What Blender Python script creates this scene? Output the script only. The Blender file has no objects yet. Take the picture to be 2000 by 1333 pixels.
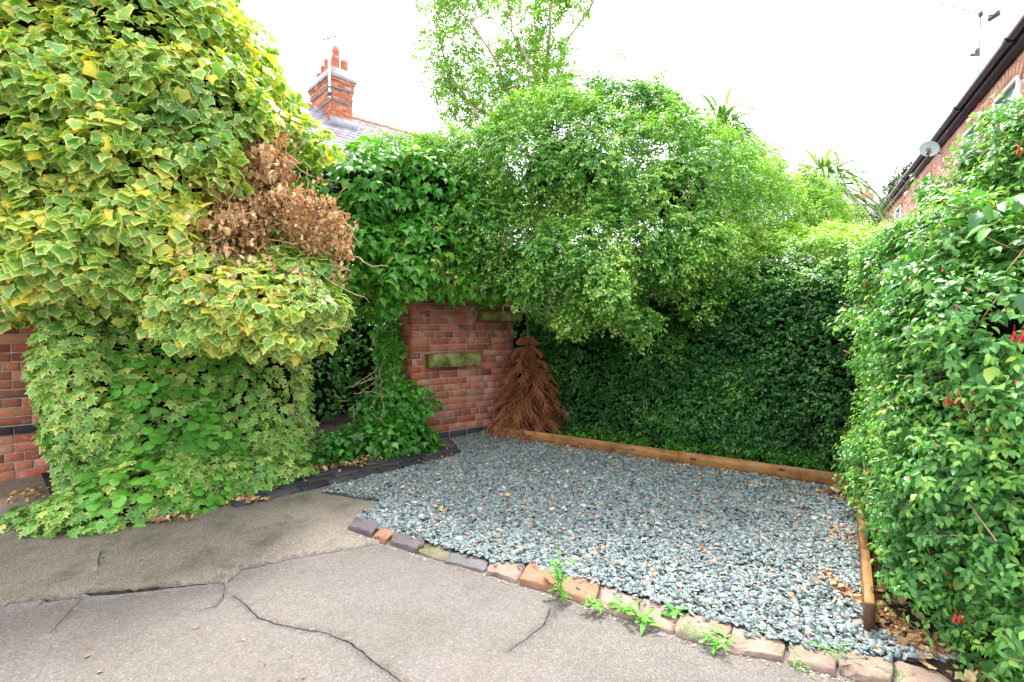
import bpy, math, random
import numpy as np
from mathutils import Vector, Matrix
from mathutils.geometry import delaunay_2d_cdt
random.seed(7)
rng = np.random.default_rng(7)
S = bpy.context.scene
C = S.collection

# ------------------------------------------------------------------ camera
F, CX, CY, CAMZ, PITCH = 960.0, 1000.0, 666.5, 1.3, math.radians(2.2)
cd = bpy.data.cameras.new('camera'); cam = bpy.data.objects.new('camera', cd); C.objects.link(cam)
cd.sensor_width = 36; cd.lens = 36 * F / 2000; cd.clip_start = 0.05; cd.clip_end = 900
cam.location = (0, 0, CAMZ); cam.rotation_euler = (math.pi / 2 - PITCH, 0, 0)
S.camera = cam

# ------------------------------------------------------------------ light
SUN_EL, SUN_AZ = math.radians(62), math.radians(8)      # azimuth measured from +Y towards +X
w = bpy.data.worlds.new('World'); S.world = w; w.use_nodes = True
nt = w.node_tree; nt.nodes.clear()
sky = nt.nodes.new('ShaderNodeTexSky'); sky.sky_type = 'NISHITA'; sky.sun_disc = False
sky.sun_elevation = SUN_EL; sky.sun_rotation = SUN_AZ; sky.air_density = 1.0; sky.dust_density = 7.0; sky.ozone_density = 1.0
hs = nt.nodes.new('ShaderNodeHueSaturation'); hs.inputs['Saturation'].default_value = 0.10
mx = nt.nodes.new('ShaderNodeMix'); mx.data_type = 'RGBA'; mx.inputs[0].default_value = 0.6
mx.inputs[7].default_value = (6.6, 6.75, 7.0, 1)          # the even white of the cloud layer
bg = nt.nodes.new('ShaderNodeBackground'); bg.inputs['Strength'].default_value = 0.125
ow = nt.nodes.new('ShaderNodeOutputWorld')
nt.links.new(sky.outputs[0], hs.inputs['Color']); nt.links.new(hs.outputs[0], mx.inputs[6])
nt.links.new(mx.outputs[2], bg.inputs[0]); nt.links.new(bg.outputs[0], ow.inputs[0])
ld = bpy.data.lights.new('sun', 'SUN'); ld.energy = 1.5; ld.angle = math.radians(12); ld.color = (1.0, 0.96, 0.88)
sun = bpy.data.objects.new('sun', ld); C.objects.link(sun)
sd_ = Vector((math.sin(SUN_AZ) * math.cos(SUN_EL), math.cos(SUN_AZ) * math.cos(SUN_EL), math.sin(SUN_EL)))
sun.rotation_euler = sd_.to_track_quat('Z', 'Y').to_euler()
S.view_settings.view_transform = 'Standard'; S.view_settings.look = 'None'
S.view_settings.exposure = 2.15; S.view_settings.gamma = 1
S.render.engine = 'CYCLES'
S.cycles.max_bounces = 7; S.cycles.diffuse_bounces = 4; S.cycles.glossy_bounces = 2; S.cycles.transmission_bounces = 4
S.cycles.use_denoising = True

# ------------------------------------------------------------------ where things stand
def ray(px, py):
    x, y = (px - CX) / F, (CY - py) / F
    cp, sp = math.cos(PITCH), math.sin(PITCH)
    return np.array([x, cp + y * sp, -sp + y * cp])
def P(px, py, d):
    r = ray(px, py); return np.array([0, 0, CAMZ]) + r * (d / r[1])
def G(px, py, z=0.0):
    r = ray(px, py); return np.array([0, 0, CAMZ]) + r * ((z - CAMZ) / r[2])
def project(p):
    cp, sp = math.cos(PITCH), math.sin(PITCH)
    q = p - np.array([0, 0, CAMZ])
    dep = q[:, 1] * cp - q[:, 2] * sp
    up = q[:, 1] * sp + q[:, 2] * cp
    dd = np.where(dep > .05, dep, .05)
    return CX + q[:, 0] / dd * F, CY - up / dd * F, dep

# ------------------------------------------------------------------ numpy noise
def vnoise(p, scale, seed=0):
    q = p / scale + seed * 17.31
    i = np.floor(q).astype(np.int64); f = q - i; f = f * f * (3 - 2 * f)
    def h(a, b, c):
        n = (a * 374761393 + b * 668265263 + c * 2147483647 + seed * 144665) & 0x7fffffff
        n = ((n ^ (n >> 13)) * 1274126177) & 0x7fffffff
        n = (n ^ (n >> 16)) & 0xffff
        return n / 32767.5 - 1
    r = 0
    for dx in (0, 1):
        for dy in (0, 1):
            for dz in (0, 1):
                wt = (f[:, 0] if dx else 1 - f[:, 0]) * (f[:, 1] if dy else 1 - f[:, 1]) * (f[:, 2] if dz else 1 - f[:, 2])
                r = r + wt * h(i[:, 0] + dx, i[:, 1] + dy, i[:, 2] + dz)
    return r
def norm(v):
    return v / np.maximum(np.linalg.norm(v, axis=-1, keepdims=True), 1e-9)

# ------------------------------------------------------------------ mesh helpers
def raw_mesh(name, V, T, attrs=None, smooth=False, mi=None, mats=()):
    me = bpy.data.meshes.new(name)
    V = np.ascontiguousarray(V, dtype=np.float32); T = np.ascontiguousarray(T, dtype=np.int32)
    me.vertices.add(len(V)); me.vertices.foreach_set('co', V.ravel())
    n, k = T.shape
    me.loops.add(n * k); me.loops.foreach_set('vertex_index', T.ravel())
    me.polygons.add(n); me.polygons.foreach_set('loop_start', np.arange(0, n * k, k, dtype=np.int32))
    me.polygons.foreach_set('loop_total', np.full(n, k, dtype=np.int32))
    if smooth: me.polygons.foreach_set('use_smooth', np.ones(n, dtype=bool))
    if mi is not None: me.polygons.foreach_set('material_index', np.asarray(mi, dtype=np.int32))
    for k_, a in (attrs or {}).items():
        at = me.attributes.new(k_, 'FLOAT', 'POINT'); at.data.foreach_set('value', np.ascontiguousarray(a, dtype=np.float32))
    for m in mats: me.materials.append(m)
    me.update(); me.validate()
    return me
class MB:
    """collects triangles, with a tint per vertex"""
    def __init__(s): s.V = []; s.T = []; s.A = []; s.n = 0
    def add(s, V, T, tint=0.5):
        V = np.asarray(V, float); T = np.asarray(T, int)
        if T.shape[1] == 4: T = np.concatenate([T[:, [0, 1, 2]], T[:, [0, 2, 3]]])
        s.V.append(V); s.T.append(T + s.n); s.n += len(V)
        s.A.append(np.broadcast_to(np.asarray(tint, float), (len(V),)).copy())
    def box(s, c, size, R=None, tint=.5):
        v = np.array([[x, y, z] for x in (-.5, .5) for y in (-.5, .5) for z in (-.5, .5)]) * np.array(size)
        if R is not None: v = v @ np.asarray(R).T
        s.add(v + np.array(c), [[0, 1, 3, 2], [4, 6, 7, 5], [0, 4, 5, 1], [2, 3, 7, 6], [0, 2, 6, 4], [1, 5, 7, 3]], tint)
    def tube(s, pts, r0, r1=None, sides=6, tint=.5, cap=True):
        pts = np.asarray(pts, float); r1 = r0 if r1 is None else r1
        n = len(pts); t = norm(np.gradient(pts, axis=0))
        a = np.cross(t, [0.13, 0.31, 1.0]); bad = np.linalg.norm(a, axis=1) < .1; a[bad] = np.cross(t[bad], [1, 0, 0]); a = norm(a); b = np.cross(t, a)
        th = np.arange(sides) * 2 * math.pi / sides
        rr = np.linspace(r0, r1, n)[:, None, None]
        V = pts[:, None, :] + rr * (a[:, None, :] * np.cos(th)[None, :, None] + b[:, None, :] * np.sin(th)[None, :, None])
        i = np.arange(n - 1)[:, None] * sides; j = np.arange(sides)[None, :]; k = (j + 1) % sides
        Q = np.stack([i + j, i + k, i + sides + k, i + sides + j], -1).reshape(-1, 4)
        base = s.n
        s.add(V.reshape(-1, 3), Q, tint)
        if cap:
            for off in (0, (n - 1) * sides):
                s.T.append(np.array([[base + off, base + off + q, base + off + q + 1] for q in range(1, sides - 1)]))
    def lathe(s, c, prof, sides=16, tint=.5, R=None):
        th = np.arange(sides) * 2 * math.pi / sides
        V = np.array([[r * math.cos(t), r * math.sin(t), z] for r, z in prof for t in th])
        if R is not None: V = V @ np.asarray(R).T
        n = len(prof); i = np.arange(n - 1)[:, None] * sides; j = np.arange(sides)[None, :]; k = (j + 1) % sides
        Q = np.stack([i + j, i + k, i + sides + k, i + sides + j], -1).reshape(-1, 4)
        s.add(V + np.array(c), Q, tint)
    def mesh(s, name, mat, smooth=False):
        return raw_mesh(name, np.concatenate(s.V), np.concatenate(s.T), {'tint': np.concatenate(s.A)}, smooth, mats=(mat,))
    def build(s, name, mat, parent=None, smooth=False, kind=None):
        return link(name, s.mesh(name, mat, smooth), parent, kind)
def link(name, me, parent=None, kind=None):
    o = bpy.data.objects.new(name, me); C.objects.link(o)
    if parent is not None:
        o.parent = parent
        o.matrix_parent_inverse = Matrix.Translation(-Vector(parent.location))
    if kind: o['kind'] = kind
    return o
def thing(name, label, cat, loc=(0, 0, 0), group=None):
    o = bpy.data.objects.new(name, None); C.objects.link(o); o.location = loc; o.empty_display_size = .1
    return tag(o, label, cat, group)
def tag(o, label, cat=None, group=None, kind=None):
    if label: o['label'] = label
    if cat: o['category'] = cat
    if group: o['group'] = group
    if kind: o['kind'] = kind
    return o

# ------------------------------------------------------------------ materials
def new_mat(name):
    m = bpy.data.materials.new(name); m.use_nodes = True; n = m.node_tree; n.nodes.clear()
    out = n.nodes.new('ShaderNodeOutputMaterial'); return m, n, out
def nd(n, t, **kw):
    x = n.nodes.new(t)
    for k, v in kw.items(): setattr(x, k, v)
    return x
def ramp(n, src, stops, interp='LINEAR'):
    r = n.nodes.new('ShaderNodeValToRGB'); r.color_ramp.interpolation = interp
    while len(r.color_ramp.elements) < len(stops): r.color_ramp.elements.new(0.5)
    for e, (p, c) in zip(r.color_ramp.elements, stops): e.position = p; e.color = (*c, 1) if len(c) == 3 else c
    n.links.new(src, r.inputs[0]); return r.outputs[0]
def noise(n, scale, detail=4, rough=.55, vec=None, geo=True):
    t = n.nodes.new('ShaderNodeTexNoise'); t.inputs['Scale'].default_value = scale; t.inputs['Detail'].default_value = detail; t.inputs['Roughness'].default_value = rough
    if vec is None:
        g = n.nodes.new('ShaderNodeNewGeometry'); vec = g.outputs['Position']
    n.links.new(vec, t.inputs['Vector']); return t.outputs['Fac']
def mix(n, fac, a, b, blend='MIX'):
    m = n.nodes.new('ShaderNodeMix'); m.data_type = 'RGBA'; m.blend_type = blend
    for s, i in ((fac, 0), (a, 6), (b, 7)):
        if isinstance(s, (float, int)): m.inputs[i].default_value = s
        elif isinstance(s, tuple): m.inputs[i].default_value = (*s, 1)
        else: n.links.new(s, m.inputs[i])
    return m.outputs[2]
def attr(n, name):
    a = n.nodes.new('ShaderNodeAttribute'); a.attribute_name = name; return a.outputs['Fac']
def math_(n, op, a, b=0.0):
    m = n.nodes.new('ShaderNodeMath'); m.operation = op
    for s, i in ((a, 0), (b, 1)):
        if isinstance(s, (float, int)): m.inputs[i].default_value = s
        else: n.links.new(s, m.inputs[i])
    return m.outputs[0]
def bsdf(n, out, col, rough=.6, bump=None, bstr=.3, bdist=.01, spec=.5, metal=0):
    b = n.nodes.new('ShaderNodeBsdfPrincipled')
    if isinstance(col, tuple): b.inputs['Base Color'].default_value = (*col, 1)
    else: n.links.new(col, b.inputs['Base Color'])
    if isinstance(rough, (float, int)): b.inputs['Roughness'].default_value = rough
    else: n.links.new(rough, b.inputs['Roughness'])
    b.inputs['Specular IOR Level'].default_value = spec; b.inputs['Metallic'].default_value = metal
    if bump is not None:
        bp = n.nodes.new('ShaderNodeBump'); bp.inputs['Strength'].default_value = bstr; bp.inputs['Distance'].default_value = bdist
        n.links.new(bump, bp.inputs['Height']); n.links.new(bp.outputs[0], b.inputs['Normal'])
    n.links.new(b.outputs[0], out.inputs[0]); return b
def leaf_mat(name, stops, edge=None, edge_at=.72, rough=.38, trans=.3, spec=.5, tcol=(1.3, 1.35, .5)):
    m, n, out = new_mat(name)
    t = attr(n, 'tint'); c = ramp(n, t, stops)
    nz = noise(n, 45, 3)
    c = mix(n, math_(n, 'MULTIPLY', nz, .35), c, mix(n, 1.0, c, (1.5, 1.6, 1.1), 'MULTIPLY'))
    if edge:
        e = math_(n, 'ADD', attr(n, 'edge'), math_(n, 'MULTIPLY', math_(n, 'SUBTRACT', noise(n, 38, 3), .5), .9))
        e = math_(n, 'ADD', e, math_(n, 'MULTIPLY', math_(n, 'SUBTRACT', t, .5), .35))
        f = ramp(n, e, [(edge_at - .10, (0, 0, 0)), (edge_at + .06, (1, 1, 1))])
        c = mix(n, f, c, ramp(n, t, edge))
    b = n.nodes.new('ShaderNodeBsdfPrincipled'); n.links.new(c, b.inputs['Base Color'])
    b.inputs['Roughness'].default_value = rough; b.inputs['Specular IOR Level'].default_value = spec
    bp = n.nodes.new('ShaderNodeBump'); bp.inputs['Strength'].default_value = .35; bp.inputs['Distance'].default_value = .006
    n.links.new(nz, bp.inputs['Height']); n.links.new(bp.outputs[0], b.inputs['Normal'])
    tr = n.nodes.new('ShaderNodeBsdfTranslucent'); n.links.new(mix(n, 1.0, c, tcol, 'MULTIPLY'), tr.inputs[0])
    ms = n.nodes.new('ShaderNodeMixShader'); ms.inputs[0].default_value = trans
    n.links.new(b.outputs[0], ms.inputs[1]); n.links.new(tr.outputs[0], ms.inputs[2]); n.links.new(ms.outputs[0], out.inputs[0])
    return m
M = {}
YE = [(0, (.50, .60, .24)), (.5, (.66, .72, .26)), (.85, (.82, .74, .18)), (1, (.85, .68, .10))]
M['ivy_gold'] = leaf_mat('ivy_gold', [(0, (.10, .25, .06)), (.5, (.20, .42, .10)), (.8, (.36, .55, .13)), (.95, (.66, .68, .15)), (1, (.82, .70, .14))], YE, .78, .33, .35)
M['ivy_star'] = leaf_mat('ivy_star', [(0, (.09, .26, .05)), (.6, (.19, .42, .08)), (1, (.42, .56, .12))], [(0, (.50, .62, .26)), (1, (.72, .72, .2))], .84, .4, .25)
M['round_leaf'] = leaf_mat('round_leaf', [(0, (.06, .22, .03)), (.6, (.14, .40, .05)), (1, (.28, .52, .08))], None, rough=.45, trans=.3)
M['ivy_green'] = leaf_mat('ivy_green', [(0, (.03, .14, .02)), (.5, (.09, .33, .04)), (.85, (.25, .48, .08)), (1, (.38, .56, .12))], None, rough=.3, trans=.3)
M['privet'] = leaf_mat('privet', [(0, (.06, .20, .05)), (.45, (.16, .38, .08)), (.75, (.36, .56, .12)), (1, (.58, .70, .24))], None, rough=.35, trans=.33)
M['tree_leaf'] = leaf_mat('tree_leaf', [(0, (.12, .28, .07)), (.5, (.24, .46, .10)), (1, (.46, .62, .18))], None, rough=.45, trans=.4)
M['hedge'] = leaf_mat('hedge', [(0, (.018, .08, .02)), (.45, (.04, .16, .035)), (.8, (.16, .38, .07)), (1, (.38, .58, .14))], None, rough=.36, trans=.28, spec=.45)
M['fuchsia'] = leaf_mat('fuchsia', [(0, (.04, .15, .05)), (.5, (.11, .31, .08)), (.85, (.24, .48, .10)), (1, (.48, .66, .14))], None, rough=.36, trans=.3)
M['strap'] = leaf_mat('strap', [(0, (.08, .18, .06)), (.6, (.17, .32, .11)), (1, (.40, .50, .22))], None, rough=.35, trans=.25)
M['dead_leaf'] = leaf_mat('dead_leaf', [(0, (.16, .07, .04)), (.35, (.38, .20, .11)), (.75, (.58, .38, .22)), (1, (.74, .58, .36))], None, rough=.6, trans=.2, tcol=(1.2, .9, .6))
M['conifer'] = leaf_mat('conifer', [(0, (.03, .08, .04)), (1, (.08, .15, .07))], None, rough=.6, trans=.1)
M['needle'] = leaf_mat('needle', [(0, (.09, .028, .015)), (.5, (.36, .12, .05)), (1, (.62, .28, .13))], None, rough=.7, trans=.1, tcol=(1.2, .8, .6))
M['blossom'] = leaf_mat('blossom', [(0, (.75, .70, .42)), (1, (.88, .85, .65))], None, rough=.6, trans=.3, tcol=(1, 1, .9))
M['fuchsia_red'] = leaf_mat('fuchsia_red', [(0, (.55, .01, .03)), (1, (.75, .03, .05))], None, rough=.4, trans=.2, tcol=(1.2, .5, .5))

def simple(name, col, rough=.6, spec=.5, var=.25, scale=12, bstr=.2, bscale=60, metal=0, bdist=.005):
    m, n, out = new_mat(name)
    lo = tuple(c * (1 - var) for c in col); hi = tuple(min(1, c * (1 + var)) for c in col)
    c = ramp(n, noise(n, scale, 6), [(.3, lo), (.7, hi)])
    bsdf(n, out, c, rough, noise(n, bscale, 5), bstr, bdist, spec, metal); return m
M['bark'] = simple('bark', (.20, .14, .09), .85, .3, .4, 25, .5, 80)
M['bark_pale'] = simple('bark_pale', (.42, .33, .25), .8, .3, .3, 25, .4, 80)
M['dry_stem'] = simple('dry_stem', (.42, .28, .16), .8, .3, .35, 30, .4, 90)
M['inner'] = simple('inner', (.010, .013, .006), .95, .1, .5, 30, .8, 40)  # near-black, the shade deep between leaves put into the colour
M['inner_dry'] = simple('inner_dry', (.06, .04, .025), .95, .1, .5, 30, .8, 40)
M['mortar'] = simple('mortar', (.42, .37, .31), .9, .2, .3, 18, .5, 120)
M['soil'] = simple('soil', (.035, .026, .02), .95, .2, .5, 9, .8, 50, bdist=.02)
M['pot'] = simple('pot', (.50, .17, .11), .7, .3, .2, 4, .2, 30)
M['lead'] = simple('lead', (.32, .34, .38), .6, .4, .2, 5, .1, 20)
M['gutter'] = simple('gutter', (.055, .045, .07), .35, .5, .2, 4, .1, 20)
M['white'] = simple('white', (.78, .78, .76), .45, .5, .08, 4, .1, 20)
M['metal'] = simple('metal', (.35, .36, .38), .4, .5, .2, 10, .1, 20, 1)
M['dish'] = simple('dish', (.50, .60, .62), .5, .5, .1, 4, .1, 20)
M['dark_metal'] = simple('dark_metal', (.07, .07, .08), .5, .5, .2, 10, .1, 20)
M['ridge'] = simple('ridge', (.42, .17, .12), .75, .3, .3, 5, .2, 30)
M['crest'] = simple('crest', (.62, .40, .34), .75, .3, .2, 5, .2, 30)
m, n, out = new_mat('glass'); bsdf(n, out, (.16, .22, .24), .06, None, spec=.9); M['glass'] = m
M['render_grey'] = simple('render_grey', (.5, .5, .5), .8, .3, .15, 3, .2, 30)

def dim(n, c, k): return mix(n, 1.0, c, (k, k, k), 'MULTIPLY')
def brick_mat(name, stops, moss=.5, white=.3, k=1.0):
    m, n, out = new_mat(name)
    c = ramp(n, attr(n, 'tint'), stops)
    c = mix(n, .5, c, ramp(n, noise(n, 55, 6, .7), [(.25, (.10, .05, .035)), (.5, (.5, .5, .5)), (.8, (.95, .85, .8))]), 'OVERLAY')
    f = ramp(n, noise(n, 7, 6, .65), [(.55, (0, 0, 0)), (.72, (1, 1, 1))])
    c = mix(n, math_(n, 'MULTIPLY', f, white), c, (.62, .50, .45))
    g = ramp(n, noise(n, 3.1, 6, .7), [(.52, (0, 0, 0)), (.66, (1, 1, 1))])
    c = mix(n, math_(n, 'MULTIPLY', g, moss), c, (.17, .16, .06))
    bsdf(n, out, dim(n, c, k), .82, noise(n, 160, 6, .7), .6, .004, .3); return m
M['brick'] = brick_mat('brick', [(0, (.18, .06, .05)), (.35, (.36, .10, .06)), (.65, (.44, .15, .09)), (.85, (.52, .24, .17)), (1, (.28, .13, .11))], .4, .6, 1.05)
M['brick_orange'] = brick_mat('brick_orange', [(0, (.40, .13, .07)), (.5, (.55, .20, .11)), (.85, (.62, .28, .17)), (1, (.66, .42, .36))], .08, .25)
M['brick_pink'] = brick_mat('brick_pink', [(0, (.52, .26, .18)), (.5, (.66, .40, .30)), (1, (.74, .56, .48))], .03, .5)
M['brick_grey'] = brick_mat('brick_grey', [(0, (.20, .18, .19)), (1, (.32, .29, .29))], .05, .2)
M['brick_blue'] = brick_mat('brick_blue', [(0, (.035, .035, .045)), (.5, (.06, .06, .075)), (1, (.10, .10, .11))], .35, .08, .6)
M['slate'] = brick_mat('slate', [(0, (.26, .25, .31)), (.5, (.34, .33, .40)), (1, (.46, .44, .50))], .04, .3)

# timber
m, n, out = new_mat('timber')
tc = nd(n, 'ShaderNodeTexCoord'); mp = nd(n, 'ShaderNodeMapping'); mp.inputs['Scale'].default_value = (1.2, 16, 22); n.links.new(tc.outputs['Object'], mp.inputs[0])
g1 = noise(n, 2.2, 8, .65, mp.outputs[0])
c = ramp(n, g1, [(.3, (.30, .13, .035)), (.5, (.50, .24, .075)), (.7, (.64, .35, .13))])
c = mix(n, 1.0, c, ramp(n, noise(n, 5.0, 7, .7, tc.outputs['Object']), [(.32, (.45, .42, .36)), (.55, (1, 1, 1)), (.8, (1.1, 1.05, 1))]), 'MULTIPLY')
bsdf(n, out, dim(n, c, .68), .62, g1, .4, .003, .4); M['timber'] = m
M['knot'] = simple('knot', (.13, .04, .02), .6, .4, .4, 90, .3, 200)
M['timber_end'] = simple('timber_end', (.07, .035, .02), .7, .4, .3, 60, .3, 150)

# mossy stone
m, n, out = new_mat('mossy_stone')
c = ramp(n, noise(n, 9, 7, .7), [(.30, (.07, .055, .035)), (.45, (.24, .24, .07)), (.6, (.40, .42, .15)), (.8, (.50, .50, .26))])
bsdf(n, out, dim(n, c, .75), .9, noise(n, 60, 6, .7), .7, .006, .2); M['mossy_stone'] = m

# kerb stones
def stone_mat(name, a, b, moss=.2):
    m, n, out = new_mat(name)
    c = ramp(n, noise(n, 14, 7, .65), [(.3, a), (.7, b)])
    c = mix(n, .35, c, ramp(n, noise(n, 190, 4, .8), [(.3, (.1, .1, .1)), (.7, (.9, .9, .9))]), 'OVERLAY')
    g = ramp(n, noise(n, 6, 6, .7), [(.5, (0, 0, 0)), (.62, (1, 1, 1))])
    c = mix(n, math_(n, 'MULTIPLY', g, moss), c, (.13, .15, .045))
    bsdf(n, out, dim(n, c, .62), .75, noise(n, 70, 7, .7), .6, .006, .4); return m
M['stone_blue'] = stone_mat('stone_blue', (.13, .10, .12), (.24, .19, .21), .5)
M['stone_orange'] = stone_mat('stone_orange', (.38, .17, .10), (.56, .30, .19), .1)
M['stone_grey'] = stone_mat('stone_grey', (.17, .16, .17), (.28, .26, .28), .35)
M['stone_pink'] = stone_mat('stone_pink', (.36, .24, .19), (.52, .38, .31), .15)
M['stone_moss'] = stone_mat('stone_moss', (.22, .19, .13), (.34, .30, .20), .85)

# driveway: worn asphalt and the older brown concrete patch
def drive_mat(name, old):
    m, n, out = new_mat(name)
    vo = nd(n, 'ShaderNodeTexVoronoi'); vo.inputs['Scale'].default_value = 170; g = nd(n, 'ShaderNodeNewGeometry'); n.links.new(g.outputs['Position'], vo.inputs['Vector'])
    sep = nd(n, 'ShaderNodeSeparateColor'); n.links.new(vo.outputs['Color'], sep.inputs[0])
    if old: st = [(0, (.19, .158, .132)), (.4, (.25, .213, .178)), (.75, (.30, .26, .218)), (1, (.40, .36, .31))]
    else: st = [(0, (.165, .142, .132)), (.35, (.21, .184, .172)), (.75, (.245, .218, .205)), (1, (.33, .30, .285))]
    c = ramp(n, sep.outputs[0], st)
    big = noise(n, 1.1, 6, .6)
    c = mix(n, 1.0, c, ramp(n, big, [(.28, (.72, .70, .66)), (.5, (1, .98, .97)), (.72, (1.12, 1.1, 1.08))]), 'MULTIPLY')
    g2 = ramp(n, noise(n, 3.6 if old else 2.2, 7, .72), [(.50 if old else .60, (0, 0, 0)), (.66 if old else .8, (1, 1, 1))])
    c = mix(n, math_(n, 'MULTIPLY', g2, .62 if old else .45), c, (.085, .09, .05) if old else (.075, .068, .055))
    st2 = ramp(n, noise(n, 9, 8, .78), [(.54, (0, 0, 0)), (.68, (1, 1, 1))])
    c = mix(n, math_(n, 'MULTIPLY', st2, .42), c, (.10, .085, .07))
    ro = ramp(n, noise(n, 4, 5, .6), [(.3, (.42, .42, .42)), (.7, (.68, .68, .68))])
    hgt = math_(n, 'ADD', math_(n, 'MULTIPLY', vo.outputs['Distance'], -1.2), math_(n, 'MULTIPLY', noise(n, 90, 5, .7), .8))
    bsdf(n, out, dim(n, c, .63 if not old else .74), ro, hgt, .55, .004, .4); return m
M['asphalt'] = drive_mat('asphalt', False); M['concrete'] = drive_mat('concrete', True)

# slate chippings
m, n, out = new_mat('slate_chip')
c = ramp(n, attr(n, 'tint'), [(0, (.10, .14, .15)), (.3, (.19, .25, .26)), (.6, (.27, .34, .34)), (.8, (.40, .46, .45)), (.885, (.26, .22, .27)), (.93, (.48, .28, .17)), (.965, (.66, .48, .36)), (1, (.80, .75, .68))])
c = mix(n, .4, c, ramp(n, noise(n, 120, 5, .7), [(.3, (.2, .2, .2)), (.7, (.85, .85, .85))]), 'OVERLAY')
bsdf(n, out, dim(n, c, .74), .42, noise(n, 150, 5), .3, .003, .5); M['slate_chip'] = m
M['gravel_bed'] = simple('gravel_bed', (.10, .12, .125), .8, .4, .5, 60, 1, 90, bdist=.01)

# ------------------------------------------------------------------ leaf shapes: V, T, edge
def fan(outline, cup=.12, zs=None):
    o = np.array(outline, float); k = len(o)
    r = np.linalg.norm(o - np.array([0, .45]), axis=1)
    z = -cup * r ** 2 if zs is None else np.array(zs)
    V = np.vstack([[0, .45, 0.03], np.c_[o, z]])
    T = [[0, i + 1, (i + 1) % k + 1] for i in range(k)]
    return V, np.array(T), np.r_[0., np.ones(k)]
def mirror(half):
    return half + [(-x, y) for x, y in reversed(half) if abs(x) > 1e-6]
LEAF = {}
big = mirror([(0, 0.06), (.24, -.08), (.48, .06), (.50, .24), (.62, .46), (.38, .62), (.20, .84), (0, 1.04)])
LEAF['ivy_big'] = [fan(big, .35), fan([(x * .95, y * (1 + .05 * math.sin(9 * x))) for x, y in big], .18), fan([(x * .84, y + .04 * math.cos(11 * x)) for x, y in big], .5), fan([(x * 1.05 + .03 * math.sin(7 * y), y * .9) for x, y in big], .1)]
star = mirror([(0, 0.10), (.20, -.12), (.28, .12), (.58, .10), (.34, .38), (.62, .66), (.22, .62), (0, 1.08)])
LEAF['ivy_star'] = [fan(star, .3), fan(star, .1)]
rnd = mirror([(0, .08), (.25, -.06), (.50, .12), (.56, .45), (.42, .78), (0, 1.02)])
LEAF['round'] = [fan(rnd, .25), fan(rnd, .1, [.0, .02, -.05, -.1, -.05, -.12, -.05, -.1, -.05, .02])]
ivg = mirror([(0, 0.06), (.28, -.08), (.34, .12), (.56, .30), (.30, .50), (.14, .78), (0, 1.08)])
LEAF['ivy_green'] = [fan(ivg, .3), fan([(x * .9, y) for x, y in ivg], .5)]
def blade(wd, fold, curl, seg=3):
    ys = np.linspace(0, 1, seg + 1); V = []; 
    ws = {3: [.03, .5, .42, 0], 4: [.03, .42, .5, .3, 0], 2: [.02, .5, 0]}[seg]
    T = []
    for i, y in enumerate(ys):
        z = -curl * y * y; V += [[-ws[i] * wd, y, z + fold * ws[i]], [0, y, z], [ws[i] * wd, y, z + fold * ws[i]]]
    for i in range(seg):
        a = 3 * i; b = a + 3
        if i == seg - 1: T += [[a, a + 1, b + 1], [a + 1, a + 2, b + 1]]
        else: T += [[a, a + 1, b + 1], [a, b + 1, b], [a + 1, a + 2, b + 2], [a + 1, b + 2, b + 1]]
    V = np.array(V); return V, np.array(T), np.abs(V[:, 0]) * 2
LEAF['oval'] = [blade(.62, .18, .25, 3), blade(.52, .3, .1, 3)]
LEAF['pointed'] = [blade(.56, .22, .30, 3), blade(.48, .3, .18, 3)]
q = lambda wd, f, c: (np.array([[0, 0, 0], [wd, .5, f], [0, 1, -c], [-wd, .5, f]]), np.array([[0, 1, 2], [0, 2, 3]]), np.zeros(4))
LEAF['small'] = [q(.30, .08, .12), q(.24, .14, .05)]
def crumple(seed):
    V, T, e = blade(.7, .5, .3, 4); r = np.random.default_rng(seed); V = V + r.normal(0, .07, V.shape); V[:, 2] += .25 * np.sin(V[:, 1] * 3.1 + seed); return V, T, e
LEAF['dead'] = [crumple(1), crumple(2), crumple(3)]

def orient(N, Tdir):
    """rotation matrices whose Z is the leaf face and Y its tip"""
    N = norm(N); Tp = norm(Tdir - (Tdir * N).sum(1, keepdims=True) * N); X = np.cross(Tp, N)
    return np.stack([X, Tp, N], -1)
def leaf_mesh(name, shape, pos, R, sc, tint, mat):
    Vs, Ts, Es, As = [], [], [], []; off = 0
    which = rng.integers(0, len(shape), len(pos))
    for k, (V, T, e) in enumerate(shape):
        i = np.nonzero(which == k)[0]
        if not len(i): continue
        W = np.einsum('nij,kj->nki', R[i], V) * sc[i][:, None, None] + pos[i][:, None, :]
        Vs.append(W.reshape(-1, 3)); Ts.append((T[None] + (np.arange(len(i)) * len(V))[:, None, None] + off).reshape(-1, 3))
        Es.append(np.tile(e, len(i))); As.append(np.repeat(tint[i], len(V))); off += len(i) * len(V)
    return raw_mesh(name, np.concatenate(Vs), np.concatenate(Ts), {'tint': np.concatenate(As), 'edge': np.concatenate(Es)}, smooth=mat.name.startswith(('ivy', 'round', 'fuchsia')), mats=(mat,))
TRI = 0
_variants = {}
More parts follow.
